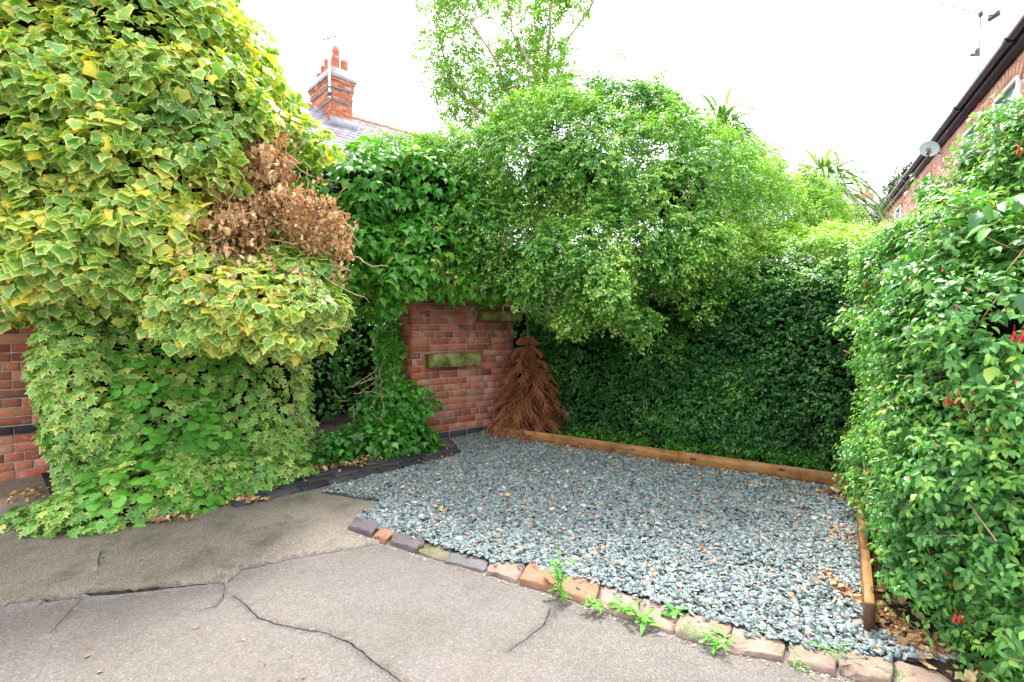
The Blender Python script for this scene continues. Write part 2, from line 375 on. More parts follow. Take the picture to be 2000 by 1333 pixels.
def put_leaves(parent, shape_name, pos, R, sc, tint, mat, singles=300, bulk='leaves', single_name='leaf', cell=13):
    """the ones that show largest become parts of their own, the others one mesh"""
    shape = LEAF[shape_name]; n = len(pos); pick = np.zeros(n, bool)
    if singles:
        px, py, dep = project(pos)
        ok = (dep > .2) & (px > 5) & (px < 1995) & (py > 5) & (py < 1328)
        idx = np.nonzero(ok)[0]; idx = idx[np.argsort(dep[idx])]
        key = (px[idx] // cell).astype(int) * 1000 + (py[idx] // cell).astype(int)
        _, first = np.unique(key, return_index=True); idx = idx[first]
        view = norm(np.array([0, 0, CAMZ]) - pos[idx]); size = sc[idx] / dep[idx] * (.25 + np.abs((R[idx][:, :, 2] * view).sum(1)))
        idx = idx[np.argsort(-size)][:singles]; pick[idx] = True
        kv = (shape_name, mat.name)
        if kv not in _variants:
            _variants[kv] = []
            for s in range(len(shape)):
                for t in np.linspace(0, 1, 9):
                    V, T, e = shape[s]
                    _variants[kv].append(raw_mesh(single_name, V, T, {'tint': np.full(len(V), t), 'edge': e}, smooth=mat.name.startswith(('ivy', 'round', 'fuchsia')), mats=(mat,)))
        vs = _variants[kv]; ns = len(shape)
        pl = Matrix.Translation(-Vector(parent.location))
        for i in idx:
            me = vs[int(rng.integers(ns)) * 9 + int(round(float(np.clip(tint[i], 0, 1)) * 8))]
            o = bpy.data.objects.new(single_name, me); C.objects.link(o); o.parent = parent; o.matrix_parent_inverse = pl
            o.matrix_basis = Matrix.Translation(Vector(pos[i])) @ Matrix(R[i].tolist()).to_4x4() @ Matrix.Scale(float(sc[i]), 4)
    k = ~pick
    if not k.any(): return None
    return link(bulk, leaf_mesh(bulk, shape, pos[k], R[k], sc[k], tint[k], mat), parent, 'stuff')

# ------------------------------------------------------------------ growth volumes
class Blob:
    def __init__(s, c, r, yaw=0., n=2.):
        s.c = np.array(c, float); s.r = np.array(r, float); s.n = n; s.yaw = yaw
        cy, sy = math.cos(yaw), math.sin(yaw); s.R = np.array([[cy, -sy, 0], [sy, cy, 0], [0, 0, 1.]])
    def sd(s, p):
        q = (p - s.c) @ s.R; k = (np.abs(q / s.r) ** s.n).sum(1) ** (1 / s.n); k = np.maximum(k, 1e-4)
        return np.linalg.norm(q, axis=1) * (1 - 1 / k)
def E(px, py, d, rx, rz, ry=None, n=2.):
    """a lobe whose middle is seen at (px,py) from depth d, rx and rz in photo pixels, ry in metres"""
    k = d / F
    return Blob(P(px, py, d), (rx * k, ry if ry else rx * k * .8, rz * k), 0., n)
def field(prims, p, amp, scale, seed):
    s = prims[0].sd(p)
    for b in prims[1:]: s = np.minimum(s, b.sd(p))
    if amp: s = s - amp * vnoise(p, scale, seed) - amp * .5 * vnoise(p, scale * .42, seed + 3)
    return s
def shell(prims, n, thick=.25, amp=.1, scale=.3, seed=1, gap=0., gapscale=.25, zmin=.01, keep=.22, power=.5):
    pts, nor, dist = [], [], []; got = 0
    vol = np.array([np.prod(b.r + amp) for b in prims]); w_ = vol ** .85; w_ /= w_.sum()
    tries = 0
    while got < n and tries < 60:
        tries += 1; m_ = max(20000, n * 2)
        k = rng.choice(len(prims), m_, p=w_); c = np.array([b.c for b in prims])[k]; r = np.array([b.r for b in prims])[k] + amp * 1.4
        Rm = np.array([b.R for b in prims])[k]
        p = c + np.einsum('nij,nj->ni', Rm, rng.uniform(-1, 1, (m_, 3)) * r)
        s = field(prims, p, amp, scale, seed)
        ok = (s < 0) & (s > -thick) & (p[:, 2] > zmin); ok &= rng.random(m_) < np.exp(s / (thick * power))
        if gap: ok &= vnoise(p, gapscale, seed + 9) > -1 + gap + rng.normal(0, .12, m_)
        p = p[ok]; s = s[ok]
        h = .03; g = np.stack([field(prims, p + h * e, amp * .5, scale, seed) - field(prims, p - h * e, amp * .5, scale, seed) for e in np.eye(3)], -1)
        g = norm(g)
        vis = (g * norm(np.array([0, 0, CAMZ]) - p)).sum(1) > -.2
        px, py, dep = project(p); inn = (dep > .1) & (px > -220) & (px < 2220) & (py > -260) & (py < 1500)
        kp = (vis & inn) | (rng.random(len(p)) < keep)
        pts.append(p[kp]); nor.append(g[kp]); dist.append(s[kp]); got += kp.sum()
    return np.concatenate(pts)[:n], np.concatenate(nor)[:n], np.concatenate(dist)[:n]
def core(prims, inset, parent, mat, name='dark_core', sub=4, foot=False):  # solid filler body inside the foliage, seen as dark through the gaps
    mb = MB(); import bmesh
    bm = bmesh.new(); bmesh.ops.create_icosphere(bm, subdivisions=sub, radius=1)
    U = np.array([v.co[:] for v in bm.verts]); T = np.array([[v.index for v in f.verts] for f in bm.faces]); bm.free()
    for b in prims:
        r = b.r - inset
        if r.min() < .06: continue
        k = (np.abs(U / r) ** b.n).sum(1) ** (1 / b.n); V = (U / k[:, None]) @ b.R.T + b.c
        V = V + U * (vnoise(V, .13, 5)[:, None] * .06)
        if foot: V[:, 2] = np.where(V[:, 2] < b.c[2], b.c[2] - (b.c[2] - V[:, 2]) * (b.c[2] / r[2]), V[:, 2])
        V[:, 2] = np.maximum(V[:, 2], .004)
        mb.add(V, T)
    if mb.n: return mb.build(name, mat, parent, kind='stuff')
def ivy(parent, prims, n, shape, mat, size, seed, thick=.22, amp=.08, scale=.25, gap=0., gapscale=.3, up=.45, rnd=.42, tmean=.42, tsd=.2, singles=300, zmin=.02, bulk='leaves', shade=0., name='leaf', keep=.22, tip=-1.):
    p, g, s = shell(prims, n, thick, amp, scale, seed, gap, gapscale, zmin, keep)
    N = g * .75 + np.array([0, 0, up]) + rng.normal(0, rnd, p.shape)
    Td = np.array([0, 0, tip]) + g * .35 + rng.normal(0, .35, p.shape)
    tint = np.clip(rng.normal(tmean, tsd, len(p)) + .28 * vnoise(p, .45, seed + 5), 0, 1)
    sc = rng.uniform(*size, len(p))
    return put_leaves(parent, shape, p, orient(N, Td), sc, tint, mat, singles, bulk, name)
def sprigs(parent, prims, n, shape, mat, size, seed, per=7, length=.14, thick=.25, amp=.1, scale=.3, gap=0., gapscale=.3, rise=.35, droop=0., toplit=0., spread=.5, tmean=.4, tsd=.12, tiptint=.35, singles=300, zmin=.03, bulk='leaves', keep=.22, twigs=None, power=.5, out=.6):
    p, g, s = shell(prims, n, thick, amp, scale, seed, gap, gapscale, zmin, keep, power)
    n = len(p)
    D = norm(g * out + np.array([0, 0, rise]) + rng.normal(0, spread, p.shape)); L = length * rng.uniform(.6, 1.3, n)
    A = norm(np.cross(D, rng.normal(0, 1, p.shape))); B = np.cross(D, A)
    pos, NN, TT, ti, sc = [], [], [], [], []
    base_t = rng.normal(tmean, tsd, n) + .26 * vnoise(p, .35, seed + 5) + toplit * np.maximum(0, p[:, 2] - 1.5)  # higher leaves tinted paler, sunlight on the top put into the colour
    for k in range(per):
        f = (k // 2 + .5) / ((per + 1) // 2)
        ph = (k % 2) * math.pi + (k // 2) * 1.3
        side = A * math.cos(ph) + B * math.sin(ph)
        q = p + D * (L * (f - .35))[:, None] - np.array([0, 0, 1.]) * (droop * L * f * f)[:, None] + rng.normal(0, .004, p.shape)
        t = norm(side * (1.0 - .45 * f) + D * (.45 + .6 * f) + rng.normal(0, .2, p.shape) - np.array([0, 0, .25]))
        nn = norm(D * .5 + np.array([0, 0, .7]) + g * .35 + rng.normal(0, .3, p.shape))
        pos.append(q); NN.append(nn); TT.append(t); ti.append(base_t + tiptint * (f - .4) * (f > .4) * 1.6 + rng.normal(0, .05, n)); sc.append(rng.uniform(*size, n) * (1.12 - .4 * f))
    pos = np.concatenate(pos); R = orient(np.concatenate(NN), np.concatenate(TT)); sc = np.concatenate(sc); ti = np.clip(np.concatenate(ti), 0, 1)
    ok = pos[:, 2] > .01; 
    if twigs is not None:
        mb = MB(); j = rng.choice(n, min(n, twigs[1]), replace=False)
        for i in j: mb.tube([p[i] - D[i] * L[i] * 1.2, p[i], p[i] + D[i] * L[i] * .6], .003, .0015, 3, cap=False)
        mb.build('twigs', M[twigs[0]], parent, kind='stuff')
    return put_leaves(parent, shape, pos[ok], R[ok], sc[ok], ti[ok], mat, singles, bulk)

def wiggle(a, b, n, amp, sag=0):
    a, b = np.array(a, float), np.array(b, float); t = np.linspace(0, 1, n)[:, None]
    q = a + (b - a) * t; L = np.linalg.norm(b - a)
    ns = np.cumsum(rng.normal(0, amp * L / n, (n, 3)), 0); ns -= ns[-1] * t; q += ns
    q[:, 2] += sag * 4 * (t * (1 - t))[:, 0]; return q

# ================================================================== SETTING
def in_poly(x, y, poly):
    poly = np.asarray(poly); inside = np.zeros(len(x), bool); j = len(poly) - 1
    for i in range(len(poly)):
        xi, yi, xj, yj = poly[i][0], poly[i][1], poly[j][0], poly[j][1]
        if yi != yj: inside ^= ((yi > y) != (yj > y)) & (x < (xj - xi) * (y - yi) / (yj - yi) + xi)
        j = i
    return inside
mb = MB(); mb.add([[-400, -400, -.045], [400, -400, -.045], [400, 400, -.045], [-400, 400, -.045]], [[0, 1, 2, 3]])
g_ = mb.build('ground', M['soil']); g_['kind'] = 'structure'

# --- driveway with real cracks
def gline(pts): return [G(*p)[:2] for p in pts]
cracks = [  # polyline in the photo, widest width
    ([(160, 1163), (225, 1158), (290, 1152), (345, 1143), (408, 1136)], .020),
    ([(404, 1137), (440, 1139), (470, 1112), (560, 1091), (650, 1076), (742, 1059)], .006),
    ([(438, 1138), (436, 1165), (420, 1187)], .004),
    ([(452, 1160), (485, 1185), (505, 1208), (560, 1222), (640, 1235), (690, 1258), (720, 1285), (760, 1312), (808, 1345)], .009),
    ([(1075, 1185), (1060, 1218), (1030, 1240), (985, 1271)], .0055),
    ([(163, 1164), (130, 1195), (92, 1237)], .0045),
    ([(196, 1078), (190, 1112)], .006),
    ([(0, 1185), (80, 1176), (160, 1165)], .003)]
def resample(pts, step):
    pts = np.array(pts); out_ = [pts[0]]
    for a, b in zip(pts[:-1], pts[1:]):
        k = max(1, int(np.linalg.norm(b - a) / step))
        for i in range(1, k + 1): out_.append(a + (b - a) * i / k)
    return np.array(out_)
V2, E2 = [], []; crack_polys = []
for pts, wd in cracks:
    wd *= .68
    q_ = resample(gline(pts), .018); t_ = norm(np.gradient(q_, axis=0)); nn = np.c_[-t_[:, 1], t_[:, 0]]
    q_ = q_ + nn * np.cumsum(rng.normal(0, .0022, len(q_)))[:, None] * .7 + rng.normal(0, .0012, q_.shape)
    u = np.linspace(0, 1, len(q_)); wv = wd * (.35 + .65 * np.sin(np.pi * np.clip(u, .03, .97)) ** .5) * rng.uniform(.45, 1.1, len(q_)) * .5
    poly = np.concatenate([q_ + nn * wv[:, None], (q_ - nn * wv[:, None])[::-1]])
    crack_polys.append(poly); b0 = len(V2); V2 += [Vector(p) for p in poly]; E2 += [(b0 + i, b0 + (i + 1) % len(poly)) for i in range(len(poly))]
outer = [(-9, -4), (5, -4), (5, .8), (1.8, 1.9), (2.62, 3.73), (-.2, 5.56), (-.6, 6.2), (-3, 7), (-9, 5.5)]
b0 = len(V2); V2 += [Vector(p) for p in outer]; E2 += [(b0 + i, b0 + (i + 1) % len(outer)) for i in range(len(outer))]
gx, gy = np.meshgrid(np.arange(-4.2, 2.6, .055), np.arange(1.2, 5.0, .055)); gx = gx + rng.uniform(-.015, .015, gx.shape); gy = gy + rng.uniform(-.015, .015, gy.shape)
V2 += [Vector((a, b)) for a, b in zip(gx.ravel(), gy.ravel())]
vv, ee, ff, *_ = delaunay_2d_cdt(V2, E2, [], 0, 1e-6)
vv = np.array([v[:] for v in vv]); ff = np.array([f for f in ff if len(f) == 3])
cen = vv[ff].mean(1); keep_ = in_poly(cen[:, 0], cen[:, 1], outer)
for poly in crack_polys: keep_ &= ~in_poly(cen[:, 0], cen[:, 1], poly)
ff = ff[keep_]; cen = cen[keep_]
patch = np.array(gline([(-400, 1215), (0, 1185), (80, 1176), (160, 1164), (225, 1158), (290, 1152), (345, 1143), (408, 1136), (440, 1139), (470, 1112), (560, 1091), (650, 1076), (742, 1059), (690, 1030), (745, 985), (900, 860)]) + [np.array((-2, 7)), np.array((-9, 7))])
def drive_z(x, y):
    p = np.c_[x, y, np.zeros(len(x))]
    return .008 * vnoise(p, .9, 2) + .003 * vnoise(p, .22, 4) + np.where(in_poly(x, y, patch), .012, 0.)
z_ = drive_z(vv[:, 0], vv[:, 1]); V3 = np.c_[vv, z_]
es = np.sort(np.concatenate([ff[:, [0, 1]], ff[:, [1, 2]], ff[:, [2, 0]]]), axis=1); uq, cnt = np.unique(es, axis=0, return_counts=True); bd = uq[cnt == 1]
low = V3.copy(); low[:, 2] = -.04; nV = len(V3)
walls = np.concatenate([np.c_[bd[:, 0], bd[:, 1], bd[:, 1] + nV], np.c_[bd[:, 0], bd[:, 1] + nV, bd[:, 0] + nV]])
mi = in_poly(cen[:, 0] + .05 * vnoise(np.c_[cen, cen[:, 0]], .15, 3), cen[:, 1], patch).astype(int)
me = raw_mesh('driveway', np.concatenate([V3, low]), np.concatenate([ff, walls]), mi=np.r_[mi, np.zeros(len(walls), int)], mats=(M['asphalt'], M['concrete']))
link('driveway', me)['kind'] = 'structure'

# --- the gravel bay
kerb_out = [(679, 1037), (728, 1055), (757, 1064), (815, 1083), (870, 1101), (946, 1121), (1010, 1140), (1086, 1163), (1166, 1188), (1243, 1216), (1314, 1241), (1412, 1269), (1538, 1296), (1638, 1321), (1752, 1352), (1880, 1392)]
kerb_in = [(694, 1019), (746, 1034), (773, 1045), (831, 1062), (884, 1079), (960, 1102), (1028, 1110), (1095, 1129), (1174, 1150), (1250, 1170), (1328, 1196), (1428, 1229), (1536, 1262), (1634, 1276), (1742, 1298), (1860, 1330)]
A0, B0, C0 = G(965, 855)[:2], G(1675, 966)[:2], G(1697, 1247)[:2]
bay = np.array(gline([(745, 984), (694, 1020)] + kerb_in[1:15]) + [C0 + np.array([.35, -.2]), C0 + np.array([.03, 0]), B0, A0] + gline([(955, 846), (880, 864), (903, 893), (790, 922), (650, 955), (632, 966), (690, 976)]))
Vb = [Vector(p) for p in bay]
import mathutils
tris = mathutils.geometry.tessellate_polygon([[Vector((*p, 0)) for p in bay]])
me = raw_mesh('gravel_bed', np.c_[bay, np.full(len(bay), .018)], np.array(tris), mats=(M['gravel_bed'],))
link('gravel_bed', me)['kind'] = 'structure'
def chip(seed):
    r = np.random.default_rng(seed); k = 5 + seed % 2; th = np.sort(np.linspace(0, 2 * math.pi, k, endpoint=False) + r.uniform(-.45, .45, k))
    rr = r.uniform(.7, 1.1, k); ax = r.uniform(.55, .85); x = np.cos(th) * rr; y = np.sin(th) * rr * ax; hgt = r.uniform(.16, .34)
    top = np.c_[x * .82, y * .82, hgt + r.uniform(-.05, .05, k)]; bot = np.c_[x, y, r.uniform(-.06, .06, k)]
    T = [[0, i, i + 1] for i in range(1, k - 1)]
    for i in range(k): j = (i + 1) % k; T += [[i, k + i, k + j], [i, k + j, j]]
    T = [t[::-1] for t in T]
    return np.concatenate([top, bot]), np.array(T)[:, ::-1], np.zeros(2 * k)
LEAF['chip'] = [chip(s) for s in range(9)]
nch = 58000
lo_, hi_ = bay.min(0), bay.max(0)
pp = rng.uniform(lo_, hi_, (nch * 3, 2)); pp = pp[in_poly(pp[:, 0], pp[:, 1], bay)][:nch]
p3 = np.c_[pp, np.zeros(len(pp))]; p3[:, 2] = .026 + .011 * vnoise(p3, .45, 8) + rng.random(len(pp)) ** 1.5 * .014
Nn = np.array([0, 0, 1.]) + rng.normal(0, .34, p3.shape); Td = rng.normal(0, 1, p3.shape)
scc = rng.gamma(4, 1 / 4, len(pp)) * .0130; scc = np.clip(scc, .006, .028)
tt = np.where(rng.random(len(pp)) < .11, rng.uniform(.86, 1, len(pp)), np.clip(rng.normal(.40, .24, len(pp)), 0, .74))
gr = link('slate_gravel', leaf_mesh('slate_gravel', LEAF['chip'], p3, orient(Nn, Td), scc, tt, M['slate_chip']))
tag(gr, 'blue-grey slate chippings filling the parking bay inside the timber and kerb edging', 'gravel', kind='stuff')
print('chips', len(pp), 'density', len(pp))
# a few strays beside the kerb
kk = rng.integers(0, len(kerb_out) - 2, 260); f_ = rng.random(260)[:, None]
ko = np.array([G(*p)[:2] for p in kerb_out]); pq = ko[kk] * (1 - f_) + ko[kk + 1] * f_ + rng.normal(0, .006, (260, 2)) + np.array([-.01, -.02])
p3 = np.c_[pq, drive_z(pq[:, 0], pq[:, 1]) + .002]
st = link('stray_chippings', leaf_mesh('stray_chippings', LEAF['chip'], p3, orient(np.array([0, 0, 1.]) + rng.normal(0, .2, p3.shape), rng.normal(0, 1, p3.shape)), rng.uniform(.004, .009, 260), rng.uniform(.84, 1, 260), M['slate_chip']))
tag(st, 'small tan grit lying along the joint between asphalt and kerb stones', 'grit', kind='stuff')

ki = np.array([G(*p)[:2] for p in kerb_in]); k2 = rng.integers(0, 14, 420); f_ = rng.random(420)[:, None]
pq = ki[k2] * (1 - f_) + ki[k2 + 1] * f_; pq = pq + (ko[k2] * (1 - f_) + ko[k2 + 1] * f_ - pq) * (np.abs(rng.normal(0, .22, 420))[:, None] - .1)
p3 = np.c_[pq, np.full(420, .032)]
sp_ = link('spilled_chippings', leaf_mesh('spilled_chippings', LEAF['chip'], p3, orient(np.array([0, 0, 1.]) + rng.normal(0, .2, p3.shape), rng.normal(0, 1, p3.shape)), rng.uniform(.007, .02, 420), rng.uniform(0, .9, 420), M['slate_chip']))
tag(sp_, 'slate chippings spilled over the inner edge of the kerb stones', 'gravel', kind='stuff')
# --- kerb stones
def stone(outline, z0, z1, mat, parent, seed, tilt=0.):
    """rounded rough block over a ground outline of four corners"""
    r = np.random.default_rng(seed); o = np.array(outline); c = o.mean(0)
    ring = []
    for i in range(4):
        a, b = o[i], o[(i + 1) % 4]
        for t in (.04, .35, .65, .96): ring.append(a + (b - a) * t + r.normal(0, .004, 2))
    ring = np.array(ring); k = len(ring); levels = [(1.0, z0), (1.0, z0 + (z1 - z0) * .82), (.975, z1 - .005), (.92, z1), (.5, z1 + .002)]
    V = []
    for s_, z in levels:
        for q_ in ring:
            d = q_ - c; zz = z + (r.normal(0, .003) if z > z0 else 0) + tilt * d[1]; V.append([*(c + d * s_ + r.normal(0, .0015, 2)), zz])
    V.append([*c, z1 + .003]); T = []
    for l in range(4):
        for i in range(k):
            a, b = l * k + i, l * k + (i + 1) % k; T += [[a, b, b + k], [a, b + k, a + k]]
    for i in range(k): T.append([4 * k + i, 4 * k + (i + 1) % k, 5 * k])
    me = raw_mesh('kerb_stone', V, T, {'tint': np.full(len(V), .5)}, False, mats=(mat,)); return link('kerb_stone', me, parent)
ke = thing('stone_edging', 'curved row of old kerb stones between the asphalt drive and the slate gravel', 'kerb', tuple(G(1086, 1163)))
kinds = ['stone_blue', 'stone_orange', 'stone_blue', 'stone_moss', 'stone_grey', 'stone_pink', 'stone_orange', 'stone_orange', 'stone_pink', 'stone_pink', 'stone_pink', 'stone_pink', 'stone_pink', 'stone_pink', 'stone_pink']
tops = [.038, .030, .028, .014, .016, .022, .034, .026, .018, .016, .020, .020, .022, .026, .022]
labels = {0: 'purple blue brick set on edge with mossy top', 1: 'short orange brick', 2: 'long purple blue brick', 3: 'low mossy stone', 4: 'flat grey stone', 6: 'orange sandstone block standing proud'}
for i in range(15):
    a, b = G(*kerb_out[i])[:2], G(*kerb_out[i + 1])[:2]; c_, d_ = G(*kerb_in[i + 1])[:2], G(*kerb_in[i])[:2]
    cc = (a + b + c_ + d_) / 4; g = .005
    q_ = [cc + (v - cc) * (1 - g / max(.05, np.linalg.norm(v - cc))) + rng.normal(0, .005, 2) for v in (a, b, c_, d_)]
    o = stone(q_, -.03, tops[i], M[kinds[i]], ke, 50 + i)
    if i in labels: o['label'] = labels[i]

# --- timber edging
def board(a, b, zt, th, parent, z0=-.01, shade=None):
    a, b = np.array(a), np.array(b); L = np.linalg.norm(b - a); u = (b - a) / L; ang = math.atan2(u[1], u[0])
    mb = MB(); h = zt - z0; c = .003
    prof = np.array([(-th / 2, 0), (-th / 2, h - c), (-th / 2 + c, h), (th / 2 - c, h), (th / 2, h - c), (th / 2, 0)])
    xs = np.linspace(0, L, 12); V = np.array([[x, y + .0015 * math.sin(x * 5), z] for x in xs for y, z in prof]); k = 6
    T = [[i * k + j, i * k + (j + 1) % k, (i + 1) * k + (j + 1) % k, (i + 1) * k + j] for i in range(11) for j in range(k)]
    mb.add(V, T); e = 11 * k
    mb.T.append(np.array([[0, j + 1, j] for j in range(1, 5)])); mb.T.append(np.array([[e, e + j, e + j + 1] for j in range(1, 5)]))
    me = mb.mesh('board', M['timber']); o = bpy.data.objects.new('board', me); C.objects.link(o)
    o.parent = parent; o.location = Vector((a[0], a[1], z0)) - Vector(parent.location); o.rotation_euler = (0, 0, ang); return o, u, L
te = thing('timber_edging', 'low new timber boards edging the back and right side of the gravel', 'edging', (B0[0], B0[1], 0))
u_ab = (B0 - A0) / np.linalg.norm(B0 - A0); n_ab = np.array([u_ab[1], -u_ab[0]])
if n_ab[1] > 0: n_ab = -n_ab
Mid = G(1323, 912)[:2]; Mid = A0 + u_ab * np.dot(Mid - A0, u_ab)
kn = MB()
o1, u1, L1 = board(A0 - u_ab * .02, Mid - u_ab * .002, .135, .03, te); o2, u2, L2 = board(Mid + u_ab * .002, B0, .14, .03, te)
u_bc = (C0 - B0) / np.linalg.norm(C0 - B0)
o3, u3, L3 = board(B0 + u_bc * .02, C0, .15, .036, te)
for (o_, L_, ks) in ((o1, L1, [(.24, .09), (.70, .08), (.50, .05), (.80, .11)]), (o2, L2, [(.10, .10), (.42, .05), (.47, .06), (.83, .06), (.62, .12)])):
    for f, z in ks:
        mk = MB()
        r_ = .010 + .012 * (z * 37 % 1) ; th = np.arange(10) * math.pi / 5
        V = np.c_[L_ * f + r_ * 1.7 * np.cos(th), np.full(10, -.0185), z + r_ * .8 * np.sin(th)]
        mk.add(np.vstack([V, [[L_ * f, -.0195, z]]]), [[i, (i + 1) % 10, 10] for i in range(10)])
        me = mk.mesh('knot', M['knot']); k = bpy.data.objects.new('knot', me); C.objects.link(k); k.parent = o_
mb = MB(); mb.box((C0[0] - u_bc[0] * -.006, C0[1] + u_bc[1] * .006, .072), (.04, .012, .155), [[math.cos(.0), 0, 0], [0, 1, 0], [0, 0, 1]])
mb.build('end_cap', M['timber_end'], te)

# --- brick helpers
def brick_mesh(L, H, D, seed, tint, mat):
    r = np.random.default_rng(seed); c = .005; x, z = L / 2, H / 2
    j = lambda s: r.normal(0, s, (4, 3))
    back = np.array([[-x, D, -z], [x, D, -z], [x, D, z], [-x, D, z]])
    mid = np.array([[-x, c, -z], [x, c, -z], [x, c, z], [-x, c, z]]) + j(.0008)
    fr = np.array([[-x + c, 0, -z + c], [x - c, 0, -z + c], [x - c, 0, z - c], [-x + c, 0, z - c]]) + j(.0012)
    V = np.concatenate([back, mid, fr]); T = [[8, 9, 10], [8, 10, 11]]
    for a, b in ((0, 4), (4, 8)):
        for i in range(4): k = (i + 1) % 4; T += [[a + i, a + k, b + k], [a + i, b + k, b + i]]
    return V, np.array(T)
_bm = {}
def lay(parent, origin, u, nrm, length, z0, rows, mat, seed=0, bond='mixed', H=.065, joint=.010, depth=.05, hole=None, cap=300, tintfn=None, cellL=.215, scale=1., name='brick', rng_x=None):
    """courses of separate bricks on a wall face; nrm points out of the wall"""
    r = random.Random(seed); u = np.array(u, float); nrm = np.array(nrm, float); out_ = []
    ang = math.atan2(u[1], u[0]); 
    flip = np.cross([u[0], u[1], 0], [0, 0, 1])[:2]; sgn = 1 if np.dot(flip, nrm[:2]) > 0 else -1
    for k in range(rows):
        z = z0 + (k + .5) * (H + joint) * scale
        hdr = bond == 'mixed' and k % 4 == 2
        full = (.1025 if hdr else cellL) * scale; step = full + joint * scale
        x = (-step * .5 if k % 2 else 0) if not hdr else -.0565 * scale
        while x < length - .01:
            Lb = full; xa = max(x, 0); xb = min(x + full, length)
            if bond == 'mixed' and not hdr and r.random() < .12: xb = min(x + full * .48, length); step_ = full * .48 + joint
            else: step_ = step
            if xb - xa > .03 and not (hole and hole((xa + xb) / 2, z)): out_.append((xa, xb, z))
            x += step_
    pts = []
    for xa, xb, z in out_:
        xm = (xa + xb) / 2; pts.append(np.array([origin[0] + u[0] * xm, origin[1] + u[1] * xm, z]))
    if not pts: return
    pts = np.array(pts); dist = np.linalg.norm(pts - np.array([0, 0, CAMZ]), axis=1)
    px, py, dep = project(pts); vis = (dep > .1) & (px > -30) & (px < 2030) & (py > -30) & (py < 1360)
    order = np.argsort(np.where(vis, dist, dist + 1000)); single = set(order[:cap].tolist())
    bulk = MB(); pl = Vector(parent.location)
    Rm = np.array([[u[0], nrm[0] * -1, 0], [u[1], nrm[1] * -1, 0], [0, 0, 1]])
    for i, (xa, xb, z) in enumerate(out_):
        t = tintfn(xa, z, r) if tintfn else r.random(); Lq = round((xb - xa) / .02) * .02 if (xb - xa) > .04 else xb - xa
        Lq = min(xb - xa, Lq); pos = pts[i] + np.array([nrm[0], nrm[1], 0]) * r.uniform(-.002, .003)
        key = (round(Lq, 3), H * scale, round(depth, 3), int(t * 7.99), r.randrange(2), mat.name)
        if key not in _bm:
            V, T = brick_mesh(Lq, H * scale, depth, hash(key[:3]) % 999 + key[4], 0, mat)
            _bm[key] = (V, T, raw_mesh(name, V, T, {'tint': np.full(len(V), (key[3] + .5) / 8)}, mats=(mat,)))
        V, T, me = _bm[key]
        if i in single:
            o = bpy.data.objects.new(name, me); C.objects.link(o); o.parent = parent
            o.matrix_parent_inverse = Matrix.Translation(-pl)
            Mx = Matrix(Rm.tolist()).to_4x4(); o.matrix_basis = Matrix.Translation(Vector(pos)) @ Mx @ Matrix.Rotation(r.uniform(-.006, .006), 4, 'Y')
        else: bulk.add(V @ Rm.T + pos, T, (key[3] + .5) / 8)
    if bulk.n: bulk.build(name + 'work', mat, parent, kind='stuff')
def prism(parent, name, pts, z0, z1, mat):
    k = len(pts); V = [[*p, z0] for p in pts] + [[*p, z1] for p in pts]; mb = MB()
    mb.add(V, [[i, (i + 1) % k, (i + 1) % k + k, i + k] for i in range(k)])
    mb.T.append(np.array([[k, k + i, k + i + 1] for i in range(1, k - 1)])); return mb.build(name, mat, parent)

WD = norm(np.array([.775, .632])); WN = np.array([WD[1], -WD[0]])          # garden wall direction, outward normal
# --- far-left garden wall
LW0 = G(40, 937)[:2]; s0 = LW0 - WD * 1.6
gw = thing('garden_wall', 'red brick garden wall with a dark plinth course, running behind the variegated ivy at the left edge', 'wall', (s0[0], s0[1], 0))
Lw = 3.55; e0 = s0 + WD * Lw
prism(gw, 'mortar', [s0 - WN * .012, e0 - WN * .012, e0 - WN * .26, s0 - WN * .26], -.02, 2.1, M['mortar'])
lay(gw, s0, WD, WN, Lw, 0.0, 5, M['brick'], 3, cap=60, depth=.04, tintfn=lambda x, z, r: min(1, r.random() * .75 + .2))
lay(gw, s0 + WN * .012, WD, WN, Lw, 0.375, 1, M['brick_blue'], 4, cap=20, depth=.05)
lay(gw, s0, WD, WN, Lw, 0.45, 22, M['brick'], 5, cap=220, depth=.04, tintfn=lambda x, z, r: r.random() * .8)

# --- the short brick wall beside the alcove
PW = norm(np.array([.825, .565])); PN = np.array([PW[1], -PW[0]])
pr = G(960, 843)[:2] + PW * .32; pl_ = G(960, 843)[:2] - PW * 1.0
Lp = np.linalg.norm(pr - pl_)
bw = thing('brick_wall', 'short weathered red brick wall between the dark alcove and the dead brown spruce', 'wall', (pl_[0], pl_[1], 0))
prism(bw, 'mortar', [pl_ + PW * .012 - PN * .012, pr - PN * .012, pr - PN * .33, pl_ + PW * .012 - PN * .33], -.02, 1.79, M['mortar'])
lay(bw, pl_, PW, PN, Lp, 0.0, 1, M['brick_blue'], 11, bond='plain', depth=.05, tintfn=lambda x, z, r: .6 + .4 * r.random())
tf = lambda x, z, r: min(1, max(0, r.choice([.1, .35, .45, .55, .65, .75, .9]) + (.12 if z < .6 else -.1) + r.uniform(-.08, .08)))  # lighter low, darker high: shading under the ivy overhang painted into the bricks
lay(bw, pl_, PW, PN, Lp, 0.075, 23, M['brick'], 12, depth=.05, tintfn=tf)
lay(bw, pl_ - PN * .33, PN, -PW, .32, 0.075, 23, M['brick'], 13, depth=.03, tintfn=tf, cap=100)
